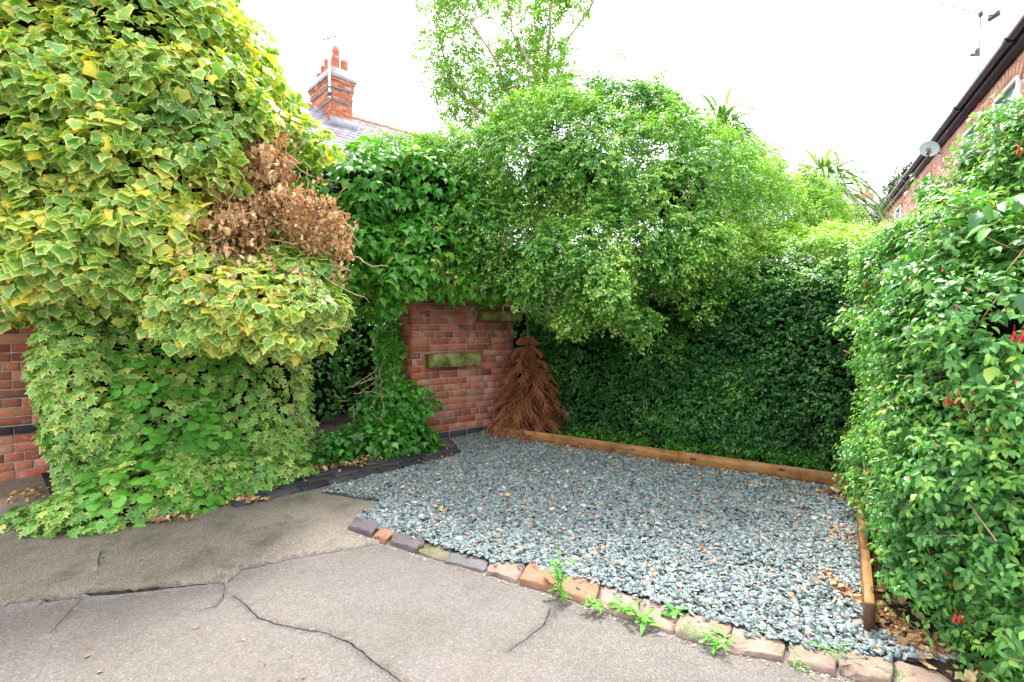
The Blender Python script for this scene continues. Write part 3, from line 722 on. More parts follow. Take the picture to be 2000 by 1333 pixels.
# projecting mossy stones (corbels) built into it
def slab(parent, name, a, u, nn, L, z0, z1, outw, mat, label=None):
    mb = MB(); r = np.random.default_rng(int(z0 * 1000)); ks = 9; V = []
    for i in range(ks):
        x = L * i / (ks - 1)
        for (o_, z) in ((-.03, z0), (outw - .006, z0), (outw, z0 + .006), (outw, z1 - .01), (outw - .012, z1), (-.03, z1)):
            j = r.normal(0, .0025, 2); q_ = a + u * x + nn * (o_ + j[0]); V.append([q_[0], q_[1], z + j[1]])
    T = [[i * 6 + j, i * 6 + (j + 1) % 6, (i + 1) * 6 + (j + 1) % 6, (i + 1) * 6 + j] for i in range(ks - 1) for j in range(6)]
    mb.add(V, T); e = (ks - 1) * 6; mb.T.append(np.array([[0, j, j + 1] for j in range(1, 5)])); mb.T.append(np.array([[e, e + j + 1, e + j] for j in range(1, 5)]))
    o = mb.build(name, mat, parent)
    if label: o['label'] = label
    return o
def wall_x(px, base=pl_, u=PW):
    k = (px - CX) / F; return (k * base[1] - base[0]) / (u[0] - k * u[1])
x1, x2 = wall_x(828), wall_x(930)
q1 = pl_ + PW * x1; zc = lambda py, x: CAMZ + 0 + (P(CX, py, (pl_ + PW * x)[1])[2] - CAMZ)
slab(bw, 'projecting_stone', q1, PW, PN, x2 - x1, zc(716, x1 + .3), zc(690, x1 + .3), .10, M['mossy_stone'], 'yellow-green mossy stone slab at mid height')
x1, x2 = wall_x(928), wall_x(1012)
slab(bw, 'projecting_stone', pl_ + PW * x1, PW, PN, x2 - x1, zc(627, x1 + .3), zc(608, x1 + .3), .09, M['mossy_stone'], 'dull green mossy stone slab near the top under the ivy')

# --- dark edging bricks in front of the ivy
be = thing('brick_edging', 'strip of black damp edging bricks laid flat in front of the green ivy', 'edging', tuple(G(720, 930)))
P0, P1 = G(383, 1013)[:2], G(905, 891)[:2]; ub = (P1 - P0) / np.linalg.norm(P1 - P0); nb = np.array([-ub[1], ub[0]]); Lb = np.linalg.norm(P1 - P0)
r = random.Random(5)
for row in range(3):
    x = -.1 * (row % 2)
    while x < Lb - .02:
        ln = .215 + r.uniform(-.01, .01)
        if not (row == 0 and x < .1):
            c_ = P0 + ub * (x + ln / 2) + nb * (.055 + row * .115)
            mb = MB(); ang = math.atan2(ub[1], ub[0]) + r.uniform(-.03, .03); Rm = [[math.cos(ang), -math.sin(ang), 0], [math.sin(ang), math.cos(ang), 0], [0, 0, 1]]
            V, T = brick_mesh(ln, .104, .08, r.randrange(99), 0, None); V = V[:, [0, 2, 1]] * np.array([1, 1, -1]); T = T[:, ::-1]
            V[:, 2] += r.uniform(-.004, .004)
            mb.add(V @ np.array(Rm).T + np.array([c_[0], c_[1], .038]), T, r.random()); mb.build('brick', M['brick_blue'], be)
        x += ln + .01

# --- planted soil beds (raised a little)
def bed(name, pts, z):
    tr_ = mathutils.geometry.tessellate_polygon([[Vector((*p, 0)) for p in pts]])
    o = link(name, raw_mesh(name, np.c_[np.array(pts), np.full(len(pts), z)], np.array(tr_), mats=(M['soil'],))); o['kind'] = 'structure'; return o
bed('planting_bed', [A0 - n_ab * .015, B0 - n_ab * .015, B0 + np.array([.05, -.1]), C0 + np.array([.06, 0]), C0 + np.array([.15, -.75]), (6, 1), (7, 6), (2, 9), (-.6, 7), pr], .03)
bed('ivy_bed', [P0 + nb * .34 - ub * .1, P1 + nb * .34, pl_, pl_ - PN * 2, (-3.2, 6.2), (-4.3, 4.4), (-3.1, 3.3)], .028)

# ================================================================== HOUSES
# --- left house: roof, ridge, chimney
RD = norm(np.array([.77, .64])); RN = np.array([RD[1], -RD[0]])
Rc = np.array([-5.7, 15.8]); zr = 7.95; pitch = math.radians(42)
hs_ = thing('terraced_house', 'terraced house with a grey slate roof and tall red chimney behind the ivy', 'house', (Rc[0], Rc[1], 0))
ra, rb = Rc - RD * 6.0, Rc + RD * 4.6; down = 4.6
ea, eb = ra + RN * down * math.cos(pitch), rb + RN * down * math.cos(pitch); ze = zr - down * math.sin(pitch)
mb = MB(); ba, bb = ra - RN * down * math.cos(pitch), rb - RN * down * math.cos(pitch)
mb.add([[*ea, ze], [*eb, ze], [*rb, zr], [*ra, zr], [*ba, ze], [*bb, ze]], [[0, 1, 2, 3], [3, 2, 5, 4]]); mb.V[-1][:, 2] -= .03
mb.build('roof_deck', M['lead'], hs_)
prism(hs_, 'wall', [ra + RN * 3.1, rb + RN * 3.1, rb - RN * 3.1, ra - RN * 3.1], 0, ze + .2, M['brick_orange'])
# slates
sl_v = {}
def slate(tk):
    if tk not in sl_v:
        mb = MB(); mb.box((0, 0, 0), (.245, .30, .009), None, (tk + .5) / 8); sl_v[tk] = mb.mesh('slate', M['slate'])
    return sl_v[tk]
sl = []
rows = 22; gauge = .21
for i in range(rows):
    for j in range(int(10.6 / .25)):
        t = j * .25 + (.125 if i % 2 else 0); d = .12 + i * gauge
        q_ = ra + RD * t + RN * d * math.cos(pitch); z = zr - d * math.sin(pitch); sl.append((q_[0], q_[1], z))
sl = np.array(sl); px, py, dep = project(sl); vis = (px > 540) & (px < 860) & (py > 190) & (py < 300)
order = np.argsort(np.where(vis, dep, dep + 1000)); sset = set(order[:300].tolist())
up3 = np.array([-RN[0] * math.cos(pitch), -RN[1] * math.cos(pitch), math.sin(pitch)]); rd3 = np.array([RD[0], RD[1], 0]); nn3 = np.cross(rd3, up3)
if nn3[2] < 0: nn3 = -nn3; rd3 = -rd3
tl = .035; up3t = up3 * math.cos(tl) - nn3 * math.sin(tl); nnt = np.cross(rd3, up3t)
Rs = np.stack([rd3, up3t, nnt], -1); r = random.Random(9); bulk = MB()
bx = np.array([[x, y, z] for x in (-.5, .5) for y in (-.5, .5) for z in (-.5, .5)]) * np.array((.245, .30, .009))
BT = [[0, 1, 3, 2], [4, 6, 7, 5], [0, 4, 5, 1], [2, 3, 7, 6], [0, 2, 6, 4], [1, 5, 7, 3]]
for i, q_ in enumerate(sl):
    tk = r.randrange(8)
    if i in sset:
        o = bpy.data.objects.new('slate', slate(tk)); C.objects.link(o); o.parent = hs_; o.matrix_parent_inverse = Matrix.Translation(-hs_.location)
        o.matrix_basis = Matrix.Translation(Vector(q_ + nnt * .02)) @ Matrix(Rs.tolist()).to_4x4()
    else: bulk.add(bx @ Rs.T + q_ + nnt * .02, BT, (tk + .5) / 8)
bulk.build('slatework', M['slate'], hs_, kind='stuff')
# ridge tiles with ring cresting
rt = None
for j in range(int(10.6 / .45)):
    c_ = ra + RD * (j + .5) * .45
    if np.linalg.norm(c_ - Rc) < .5: continue
    if rt is None:
        mb = MB(); a_ = .16
        V = []
        for x in (-.22, .22):
            V += [[x, -a_, -.13], [x, -.03, .02], [x, .03, .02], [x, a_, -.13], [x, a_ - .02, -.15], [x, 0, -.03], [x, -a_ + .02, -.15]]
        mb.add(V, [[k, (k + 1) % 7, (k + 1) % 7 + 7, k + 7] for k in range(7)]); rt = mb.mesh('ridge_tile', M['ridge'])
        mb = MB()
        for cx in (-.11, .11):
            th = np.linspace(0, 2 * math.pi, 13); mb.tube(np.c_[cx + .055 * np.cos(th), 0 * th, .075 + .055 * np.sin(th)], .015, .015, 5, cap=False)
        rc = mb.mesh('crest_ring', M['crest'])
    o = bpy.data.objects.new('ridge_tile', rt); C.objects.link(o); o.parent = hs_; o.location = Vector((c_[0], c_[1], zr + .03)) - hs_.location; o.rotation_euler = (0, 0, math.atan2(RD[1], RD[0]))
    k = bpy.data.objects.new('crest_ring', rc); C.objects.link(k); k.parent = o
# rooflight
def on_roof(t, d, h=.05): q_ = Rc + RD * t + RN * d * math.cos(pitch); return np.array([*q_, zr - d * math.sin(pitch)]) + nnt * h
mb = MB(); mb.box(on_roof(-1.35, 1.05, .06), (.9, .9, .07), Rs); fr_ = mb.build('rooflight', M['lead'], hs_)
mb = MB(); mb.box(on_roof(-1.35, 1.05, .10), (.74, .74, .02), Rs); mb.build('pane', M['white'], fr_)
# chimney
K0 = np.array([-5.4, 15.0]); kr, kl = norm(np.array([.71, .70])), norm(np.array([-.70, .71])); wr, wl = .66, 1.42
ch = thing('chimney_stack', 'tall red brick chimney stack with dark bands and clay pots on the slate roof', 'chimney', (K0[0], K0[1], 7.2))
def kring(o_, z0, z1, mat, name):
    a = K0 - kr * o_ - kl * o_; b = K0 + kr * (wr + o_) - kl * o_; c_ = K0 + kr * (wr + o_) + kl * (wl + o_); d = K0 - kr * o_ + kl * (wl + o_)
    return prism(ch, name, [a, b, c_, d], z0, z1, mat)
kring(-.012, 6.6, 8.98, M['mortar'], 'mortar')
n_r = np.array([kr[1], -kr[0]]); n_l = np.array([-kl[1], kl[0]])
if np.dot(n_r, K0) > 0: n_r = -n_r
if np.dot(n_l, K0) > 0: n_l = -n_l
tfo = lambda x, z, r: min(.99, r.random() ** 1.2 * (1.0 if z > 8.4 else .8))
H0 = 7.05; k = 0; o_ = 0
kzone = [(12, 0.0, 'brick_orange'), (1, .02, 'brick_grey'), (4, .02, 'brick_orange'), (1, .05, 'brick_grey'), (2, .05, 'brick_orange'), (1, .08, 'brick_orange'), (1, .11, 'brick_grey')]
for cnt_, off, mt in kzone:
    if off: kring(off - .012, H0, H0 + cnt_ * .075, M['mortar'], 'mortar')
    lay(ch, K0 - kl * off - kr * off, kr, -kl, wr + 2 * off, H0, cnt_, M[mt], k + 20, bond='plain', depth=.03, cap=140, tintfn=tfo)
    lay(ch, K0 - kr * off - kl * off, kl, -kr, wl + 2 * off, H0, cnt_, M[mt], k + 40, bond='plain', depth=.03, cap=160, tintfn=tfo)
    H0 += cnt_ * .075; k += 1
kring(.09, H0, H0 + .10, M['lead'], 'capping'); kring(.02, H0 + .10, H0 + .16, M['mortar'], 'flaunching')
pots = [(.18, .15, .52), (.48, .15, .50), (.33, .40, .95), (.18, .65, .62), (.20, .95, .52), (.20, 1.25, .40)]
for a, b, h in pots:
    c_ = K0 + kr * a + kl * b; mb = MB()
    mb.lathe((c_[0], c_[1], H0 + .12), [(.13, 0), (.125, .05), (.105, h * .8), (.12, h * .86), (.12, h * .9), (.10, h * .92), (.105, h), (.085, h), (.085, h * .5)], 14); mb.build('chimney_pot', M['pot'], ch, smooth=True)
mb = MB(); L0 = on_roof(0, 0)
for s_ in (0, 1):
    pass
a = K0 - kr * .02 - kl * .02
mb.box((*(K0 - kl * .10 + kr * wr / 2), 7.30), (wr + .2, .05, .3), np.stack([[kr[0], kr[1], 0], [-kl[0], -kl[1], 0], [0, 0, 1]], -1)); mb.build('flashing', M['lead'], ch)
pole = K0 - kr * .12 - kl * .12
ma = thing('mast_pole', 'white pole aerial strapped to the corner of the chimney stack', 'aerial', (pole[0], pole[1], 8.0))
mb = MB(); mb.tube([[*pole, 7.95], [*pole, 9.35]], .035, .035, 8); mb.build('pole', M['white'], ma)
mb = MB(); mb.tube([[*pole, 9.35], [*pole, 9.75]], .015, .015, 6); mb.tube([[pole[0] - .2, pole[1], 9.62], [pole[0] + .35, pole[1] - .1, 9.7]], .018, .018, 5)
for k in range(4): mb.tube([[pole[0] - .15 + .13 * k, pole[1] - .22, 9.64], [pole[0] - .15 + .13 * k, pole[1] + .22, 9.64]], .010, .010, 4)
mb.build('antenna', M['metal'], ma)
mb = MB(); mb.box((*(pole), 8.05), (.09, .09, .12)); mb.box((*(pole), 8.25), (.09, .09, .04)); mb.build('bracket', M['dark_metal'], ma)

# --- right house
HW = norm(np.array([.5, .87])); HN = np.array([-HW[1], HW[0]])
H0_ = np.array([6.84, 6.57]) - HW * 3.0; ez = 5.2
rh = thing('brick_house', 'orange-pink brick house with a dark gutter and arched windows above the fuchsia', 'house', (H0_[0], H0_[1], 0))
HL = 19.
def rwin(x, z):
    for (a, b, zb, zt) in wins:
        if a - .06 < x < b + .06 and zb - .05 < z < zt + .10 - .3 * abs(x - (a + b) / 2): return True
    return False
wins = [(3.45, 4.40, 3.5, 4.72), (5.15, 6.05, 3.5, 4.72), (8.6, 9.5, 3.5, 4.72), (12.2, 13.1, 3.5, 4.72)]
prism(rh, 'mortar', [H0_ - HN * .012, H0_ + HW * HL - HN * .012, H0_ + HW * HL - HN * 6, H0_ - HN * 6], -.02, ez, M['mortar'])
lay(rh, H0_, HW, HN, HL, 3.0, 29, M['brick_pink'], 77, bond='plain', depth=.03, hole=rwin, cap=300)
for (a, b, zb, zt) in wins:
    fr_mb = MB(); c_ = H0_ + HW * (a + b) / 2; Rw = np.stack([[HW[0], HW[1], 0], [HN[0], HN[1], 0], [0, 0, 1]], -1)
    for x in (a, b): fr_mb.box((*(H0_ + HW * x + HN * .01), (zb + zt) / 2), (.07, .06, zt - zb), Rw)
    for z in (zb, (zb + zt) / 2, zt): fr_mb.box((*(c_ + HN * .012), z), (b - a - .075, .05, .06), Rw)
    wn = fr_mb.build('window', M['white'], rh)
    mb = MB(); mb.box((*(c_ - HN * .004), (zb + zt) / 2), (b - a - .06, .02, zt - zb), Rw); mb.build('pane', M['glass'], wn)
    mb = MB()
    for k in range(9):
        f = (k - 4) / 4; xx = (a + b) / 2 + f * (b - a) * .56; zz = zt + .18 - .12 * f * f; an = -f * .45
        Rk = Rw @ np.array([[math.cos(an), 0, -math.sin(an)], [0, 1, 0], [math.sin(an), 0, math.cos(an)]])
        mb.box((*(H0_ + HW * xx + HN * .004), zz), (.09, .03, .21), Rk, .3)
    mb.build('arch', M['brick_pink'], rh)
# gutter + fascia + roof
ga, gb = H0_ + HN * .16, H0_ + HW * HL + HN * .16
mb = MB(); mb.box((*(H0_ + HW * HL / 2 + HN * .05), ez - .06), (HL, .10, .20), np.stack([[HW[0], HW[1], 0], [HN[0], HN[1], 0], [0, 0, 1]], -1)); mb.build('fascia', M['gutter'], rh)
mb = MB(); th = np.linspace(math.pi, 2 * math.pi, 9); prof = [(math.cos(t) * .065, math.sin(t) * .065) for t in th] + [(math.cos(t) * .055, math.sin(t) * .055) for t in th[::-1]]
V = []
for q_ in (ga, gb):
    for y, z in prof: V.append([q_[0] + HN[0] * y, q_[1] + HN[1] * y, ez + z])
k = len(prof); mb.add(V, [[i, (i + 1) % k, (i + 1) % k + k, i + k] for i in range(k)])
gt = mb.build('gutter', M['gutter'], rh)
for t in (3.3, 5.8, 8.3, 10.8, 13.3):
    mb = MB(); V = []
    for q_ in (ga + HW * (t - .06), ga + HW * (t + .06)):
        for y, z in prof: V.append([q_[0] + HN[0] * y * 1.25, q_[1] + HN[1] * y * 1.25, ez + z * 1.25])
    mb.add(V, [[i, (i + 1) % k, (i + 1) % k + k, i + k] for i in range(k)]); mb.build('gutter_joint', M['gutter'], rh)
ro = MB(); e1, e2 = H0_ + HN * .12, H0_ + HW * HL + HN * .12; r1, r2 = H0_ - HN * 3.2, H0_ + HW * HL - HN * 3.2; g1_, g2_ = H0_ - HN * 6.5, H0_ + HW * HL - HN * 6.5
ro.add([[*e1, ez + .02], [*e2, ez + .02], [*r2, ez + 2.8], [*r1, ez + 2.8], [*g1_, ez], [*g2_, ez]], [[0, 1, 2, 3], [3, 2, 5, 4]]); ro.build('roof', M['slate'], rh)
# satellite dish
def wallpt(px, py):
    r_ = ray(px, py); q_ = H0_ + HN * .0; k = np.dot(q_, HN) / np.dot(r_[:2], HN); return np.array([0, 0, CAMZ]) + r_ * k
wp = wallpt(1838, 300)
sd0 = thing('satellite_dish', 'pale blue-grey satellite dish on the house wall below the gutter', 'dish', tuple(wp))
dc = P(1815, 291, wp[1] - .25); ax = norm(np.array([-.35, -.92, .25]))
Rq = np.array(Vector(ax).to_track_quat('Z', 'Y').to_matrix())
mb = MB(); mb.lathe(dc, [(.0, -.04), (.07, -.037), (.13, -.024), (.175, 0), (.183, .004), (.175, -.01), (.13, -.034), (.0, -.052)], 22, R=Rq); mb.build('dish', M['dish'], sd0, smooth=True)
mb = MB(); mb.tube([dc - ax * .06, wp + np.array([HN[0] * .02, HN[1] * .02, 0])], .02, .02, 6); mb.build('bracket', M['dark_metal'], sd0)
arm = dc + ax * .28 + np.array([-.12, 0, -.22]); mb = MB(); mb.tube([dc - ax * .05 + np.array([0, 0, -.2]), arm], .012, .012, 6); mb.build('feed_arm', M['dark_metal'], sd0)
mb = MB(); mb.tube([arm, arm - ax * .10], .03, .022, 8); mb.build('receiver', M['dark_metal'], sd0)
# roof aerials
def aerial(px, ytop, ybase, d, label, sc=1.):
    b_, t_ = P(px + 5, ybase, d), P(px, ytop, d); t_[0:2] = b_[0:2]
    th_ = thing('roof_aerial', label, 'aerial', tuple(b_)); mb = MB(); mb.tube([b_, t_], .018, .015, 6); mb.build('mast', M['dark_metal'], th_)
    mb = MB(); a_ = t_ + np.array([-.95 * sc, .1, .35 * sc]); c_ = t_ + np.array([.32 * sc, 0, -.04]); mb.tube([a_, t_, c_], .010, .010, 5)
    for k in range(9):
        q_ = a_ + (t_ - a_) * k / 8; mb.tube([q_ + np.array([-.02, -.16, -.02]), q_ + np.array([.02, .16, .02])], .007, .007, 4)
    mb.box(c_, (.08, .25, .12)); mb.box(t_, (.06, .06, .12)); mb.build('antenna', M['dark_metal'], th_)
    mb = MB(); q_ = b_ + (t_ - b_) * .66; mb.box(q_ + np.array([-.1, 0, 0]), (.2, .05, .05)); mb.box(q_ + np.array([-.05, 0, .08]), (.08, .04, .14)); mb.build('clamp', M['dark_metal'], th_)
aerial(1902, 28, 260, 12., 'tall thin television aerial rising above the roof edge at the top right')

# --- far roof and chimney at the end of the gardens
fh = thing('distant_house', 'small pale grey roof with a little chimney far behind the cordyline', 'house', (20, 30, 0))
a = P(1640, 400, 28); b = P(1760, 400, 28); pz = a[2]
prism(fh, 'wall', [(a[0], 28), (b[0], 28), (b[0], 33), (a[0], 33)], 0, pz, M['render_grey'])
mb = MB(); mb.add([[a[0] - .2, 27.8, pz], [b[0] + .2, 27.8, pz], [b[0] + .2, 30.5, pz + 1.0], [a[0] - .2, 30.5, pz + 1.0], [a[0] - .2, 33.2, pz], [b[0] + .2, 33.2, pz]], [[0, 1, 2, 3], [3, 2, 5, 4]]); mb.build('roof', M['lead'], fh)
c_ = P(1687, 385, 30.5); mb = MB(); mb.box((c_[0], 30.5, c_[2] - .5), (.8, .6, 1.4)); cs = mb.build('chimney', M['brick_orange'], fh)
for k in range(2):
    mb = MB(); mb.lathe((c_[0] - .2 + .4 * k, 30.5, c_[2] + .2), [(.12, 0), (.1, .35), (.08, .35)], 8); mb.build('chimney_pot', M['pot'], cs)

# ================================================================== PLANTS
# --- far conifer
cf = thing('conifer_tree', 'distant dark blue-green conifer beside the gutter end', 'tree', tuple(P(1762, 500, 24)))
pr_ = [E(1765, 335, 24, 16, 22), E(1758, 365, 24, 24, 24), E(1768, 385, 24, 30, 26), E(1750, 400, 24, 34, 26), E(1770, 430, 24, 45, 40)]
sprigs(cf, pr_, 900, 'small', M['conifer'], (.12, .22), 31, per=6, length=.35, thick=.8, amp=.25, scale=.5, gap=.35, rise=.2, singles=0, tmean=.4)
mb = MB(); q_ = P(1764, 340, 24); mb.tube([[q_[0], 24, 0], [q_[0], 24, q_[2]]], .2, .04, 7); mb.build('trunk', M['bark'], cf)

# --- cordylines
def cordyline(px, py, d, label, nl, ln, seed, lean=(0, 0)):
    top = P(px, py, d); t = thing('cordyline', label, 'palm', (top[0], top[1], 0), None)
    mb = MB(); mb.tube(wiggle((top[0] - lean[0], top[1], 0), top, 9, .1), .09, .06, 9); mb.build('trunk', M['bark'], t)
    r = np.random.default_rng(seed); pl = Matrix.Translation(-t.location)
    for i in range(nl):
        az = r.uniform(0, 2 * math.pi); el = math.asin(r.uniform(-.25, .98)); L = ln * r.uniform(.8, 1.35)
        d0 = np.array([math.cos(az) * math.cos(el), math.sin(az) * math.cos(el), math.sin(el)]); side = norm(np.cross(d0, [0, 0, 1.]) + 1e-6)
        V = []; ks = 7; g = r.uniform(.45, 1.3); base = top + np.array([0, 0, -r.uniform(0, .3)])
        for k in range(ks):
            f = k / (ks - 1); q_ = base + d0 * L * f - np.array([0, 0, g * L * f ** 2.4]); wv = .034 * (1 - f) ** .6 * min(1, .5 + 2 * f); V += [q_ - side * wv, q_ + np.cross(side, d0) * -.35 * wv, q_ + side * wv]
        T = []
        for k in range(ks - 1): a = 3 * k; T += [[a, a + 1, a + 4], [a, a + 4, a + 3], [a + 1, a + 2, a + 5], [a + 1, a + 5, a + 4]]
        me = raw_mesh('leaf', V, T, {'tint': np.full(len(V), r.uniform(0, .9)), 'edge': np.zeros(len(V))}, mats=(M['strap'],)); link('leaf', me, t)
cordyline(1410, 238, 6.6, 'spiky cordyline head showing above the privet between the pale branch and sky', 110, .72, 3)
cordyline(1605, 332, 6.8, 'larger drooping cordyline rising behind the small-leaved bush near the distant roof', 120, .85, 4)
cordyline(1668, 425, 7.0, 'low drooping cordyline just left of the fuchsia top', 80, .62, 5)

# --- airy tree behind
tr = thing('small_tree', 'tall open tree with thin pale limbs and sky showing through its crown', 'tree', (P(1050, 600, 6.6)[0], 6.6, 0))
D_ = 6.6
limbs = [[(1045, 640), (1050, 420), (1062, 260), (1068, 130), (1074, 20), (1080, -90)], [(1040, 330), (1010, 230), (975, 130), (930, 60), (885, 5), (850, -50)],
         [(985, 290), (930, 220), (880, 150), (855, 70), (840, 0)], [(1052, 280), (1075, 180), (1105, 90), (1150, 20), (1180, -40)], [(975, 240), (900, 190), (850, 130)],
         [(1060, 200), (1030, 120), (1000, 60), (990, -20)], [(1060, 320), (1000, 300), (930, 260), (880, 215)]]
for i, lm in enumerate(limbs):
    pts = np.array([P(a, b, D_ + .25 * math.sin(i * 2 + j)) for j, (a, b) in enumerate(lm)]); pts = np.concatenate([wiggle(pts[k], pts[k + 1], 5, .08)[:-1] for k in range(len(pts) - 1)] + [pts[-1:]])
    if i == 0: pts[0][2] = 0
    mb = MB(); r0 = .055 if i == 0 else .022
    mb.tube(pts, r0, .006, 7)
    for k in range(3, len(pts) - 1):
        if i == 0 and k < 10: continue
        for s_ in range(2):
            dv = norm(rng.normal(0, 1, 3) + np.array([0, 0, .5])) * rng.uniform(.25, .6); mb.tube(wiggle(pts[k], pts[k] + dv, 5, .2), .006, .002, 4)
    mb.build('trunk' if i == 0 else 'limb', M['bark_pale'], tr)
cl = [(865, 25, 55, 40), (850, 100, 40, 45), (905, 85, 35, 40), (930, 130, 50, 35), (870, 160, 45, 35), (920, 200, 60, 35), (880, 215, 30, 20), (1000, 90, 45, 30), (985, 150, 50, 45), (1040, 135, 45, 45), (1095, 110, 38, 50), (1060, 60, 35, 40), (1110, 150, 30, 30), (1050, 190, 70, 45), (970, 20, 30, 20), (1080, 5, 60, 22), (795, 100, 13, 12), (985, 225, 60, 35), (1130, 15, 30, 18), (1000, -60, 130, 60), (870, -50, 60, 50), (1110, -50, 60, 40), (900, 250, 30, 20), (1020, 40, 20, 14)]
sprigs(tr, [E(a, b, D_, c, d, c * D_ / F * .9) for a, b, c, d in cl], 3500, 'small', M['tree_leaf'], (.034, .060), 21, per=8, length=.14, thick=.5, amp=.09, scale=.16, gap=.55, gapscale=.13, rise=.1, spread=.8, tmean=.42, power=2., twigs=('bark_pale', 500), keep=.8)

# --- privet
pv = thing('privet', 'large rounded privet with cream flower sprays overhanging the gravel', 'shrub', (P(1250, 600, 5.6)[0], 5.6, 0))
pv_pr = [E(1120, 350, 5.1, 190, 160, .8), E(1000, 450, 5.1, 110, 110, .5), E(960, 370, 5.3, 90, 90, .5), E(1170, 500, 4.7, 150, 110, .55), E(1060, 540, 4.8, 80, 60, .4), E(1320, 380, 4.9, 160, 160, .7),
         E(1200, 225, 5.4, 100, 75, .55), E(1275, 245, 5.6, 80, 75, .5), E(1325, 475, 4.6, 90, 90, .45), E(1185, 600, 4.5, 85, 55, .4), E(1290, 530, 4.5, 70, 50, .4), E(1378, 575, 4.5, 30, 62, .22), E(1140, 620, 4.5, 45, 35, .3), E(1000, 290, 5.6, 90, 60, .5), E(1080, 250, 5.6, 80, 60, .5), E(1090, 520, 5.7, 150, 110, .5), E(1260, 470, 5.5, 200, 130, .5), E(1230, 340, 5.6, 200, 120, .5), E(1030, 340, 6.0, 110, 95, .5), E(1290, 320, 6.2, 130, 95, .5)]
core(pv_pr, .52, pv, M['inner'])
sprigs(pv, pv_pr, 19000, 'small', M['privet'], (.030, .054), 22, per=8, length=.12, thick=.34, amp=.24, scale=.38, gap=.20, gapscale=.2, rise=.15, droop=.3, tmean=.33, tiptint=.45, twigs=('bark', 400))
mb = MB()
for a, b in (((1180, 850), (1150, 450)), ((1230, 850), (1300, 420))):
    q0, q1_ = G(*a), P(b[0], b[1], 5.3); mb.tube(wiggle((q0[0] + .3, 5.7, 0), q1_, 9, .12), .06, .03, 8)
mb.build('trunk', M['bark'], pv)
for lm in ([(1265, 380), (1300, 375), (1330, 362), (1345, 355)], [(1430, 430), (1400, 440), (1370, 455)], [(1235, 382), (1270, 384), (1300, 372)], [(990, 168 + 5), (1020, 163), (1045, 168)]):
    mb = MB(); mb.tube([P(a, b, 4.45 if a > 1100 else 5.2) for a, b in lm], .009, .004, 5); mb.build('branch', M['bark_pale'], pv)
p, g, s = shell(pv_pr, 140, .05, .13, .28, 22); 
mb_p = []
for q_, gg in zip(p[:110], g):
    for k in range(26): mb_p.append(q_ + gg * .09 + rng.normal(0, .018, 3) + np.array([0, 0, .02]))
mb_p = np.array(mb_p); link('blossoms', leaf_mesh('blossoms', LEAF['small'], mb_p, orient(rng.normal(0, 1, mb_p.shape), rng.normal(0, 1, mb_p.shape)), rng.uniform(.008, .016, len(mb_p)), rng.random(len(mb_p)), M['blossom']), pv, 'stuff')

# --- paler bushes right of it
pb = thing('small_leaved_bush', 'light green small-leaved bush between the privet and the cordylines', 'bush', (P(1480, 600, 5.8)[0], 5.8, 0))
pb_pr = [E(1440, 410, 5.6, 100, 95, .6), E(1465, 335, 6.2, 60, 50, .5), E(1375, 310, 6.4, 60, 55, .5), E(1555, 415, 6.0, 75, 62, .5), E(1500, 430, 5.9, 120, 60, .6), E(1390, 440, 5.3, 75, 70, .4), E(1620, 440, 6.2, 60, 35, .4)]
core(pb_pr, .40, pb, M['inner'])
sprigs(pb, pb_pr, 8000, 'small', M['tree_leaf'], (.026, .046), 23, per=8, length=.12, thick=.34, amp=.12, scale=.25, gap=.2, gapscale=.2, rise=.25, tmean=.5, tiptint=.4, twigs=('bark', 200))
for a, b in (((1530, 640), (1530, 460)), ((1440, 640), (1430, 460))):
    mb = MB(); q1_ = P(b[0], b[1], 5.8); mb.tube(wiggle((q1_[0], 6.2, 0), q1_, 8, .1), .04, .02, 7); mb.build('stem', M['bark'], pb)
for lm in ([(1475, 402), (1500, 404), (1530, 400), (1545, 395)], [(1380, 420), (1340, 430), (1310, 428)]):
    mb = MB(); mb.tube([P(a, b, 5.3) for a, b in lm], .010, .005, 5); mb.build('branch', M['bark_pale'], pb)

# --- hedge
hd = norm(np.array([u_ab[0], u_ab[1]])); hn = n_ab; yaw = math.atan2(hd[1], hd[0])
ang_ = math.radians(6.5); hd = np.array([hd[0] * math.cos(ang_) + hd[1] * math.sin(ang_), -hd[0] * math.sin(ang_) + hd[1] * math.cos(ang_)]); hn = np.array([hd[1], -hd[0]]); hn = -hn if hn[1] > 0 else hn; yaw = math.atan2(hd[1], hd[0])
F0 = A0 - hn * .62; hm = F0 + hd * 2.25
hg = thing('hedge', 'dark green clipped hedge behind the timber board, its top leaves tinted paler as sunlit', 'hedge', (hm[0], hm[1], 0))
hp = [Blob((*(hm - hn * .45), .78), (2.45, .46, .80), yaw, 5.), Blob((*(hm - hn * 1.3 + hd * .3), 1.05), (2.5, 1.3, 1.22), yaw, 2.3)]
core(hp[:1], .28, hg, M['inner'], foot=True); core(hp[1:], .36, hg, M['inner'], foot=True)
sprigs(hg, hp, 23000, 'small', M['hedge'], (.030, .052), 24, per=7, length=.10, thick=.26, amp=.09, scale=.22, gap=.16, gapscale=.17, toplit=1.4, rise=.15, tmean=.34, tiptint=.25, twigs=('bark', 500), zmin=.04)  # sunlit top painted by leaf tint
st_mb = []
for i in range(26):
    b_ = F0 + hd * rng.uniform(.1, 4.1) - hn * rng.uniform(.12, .25); mb = MB(); mb.tube(wiggle((*b_, 0), (*(b_ + hd * rng.uniform(-.15, .15)), rng.uniform(.5, .9)), 6, .12), .010, .005, 5); mb.build('stem', M['bark'], hg)
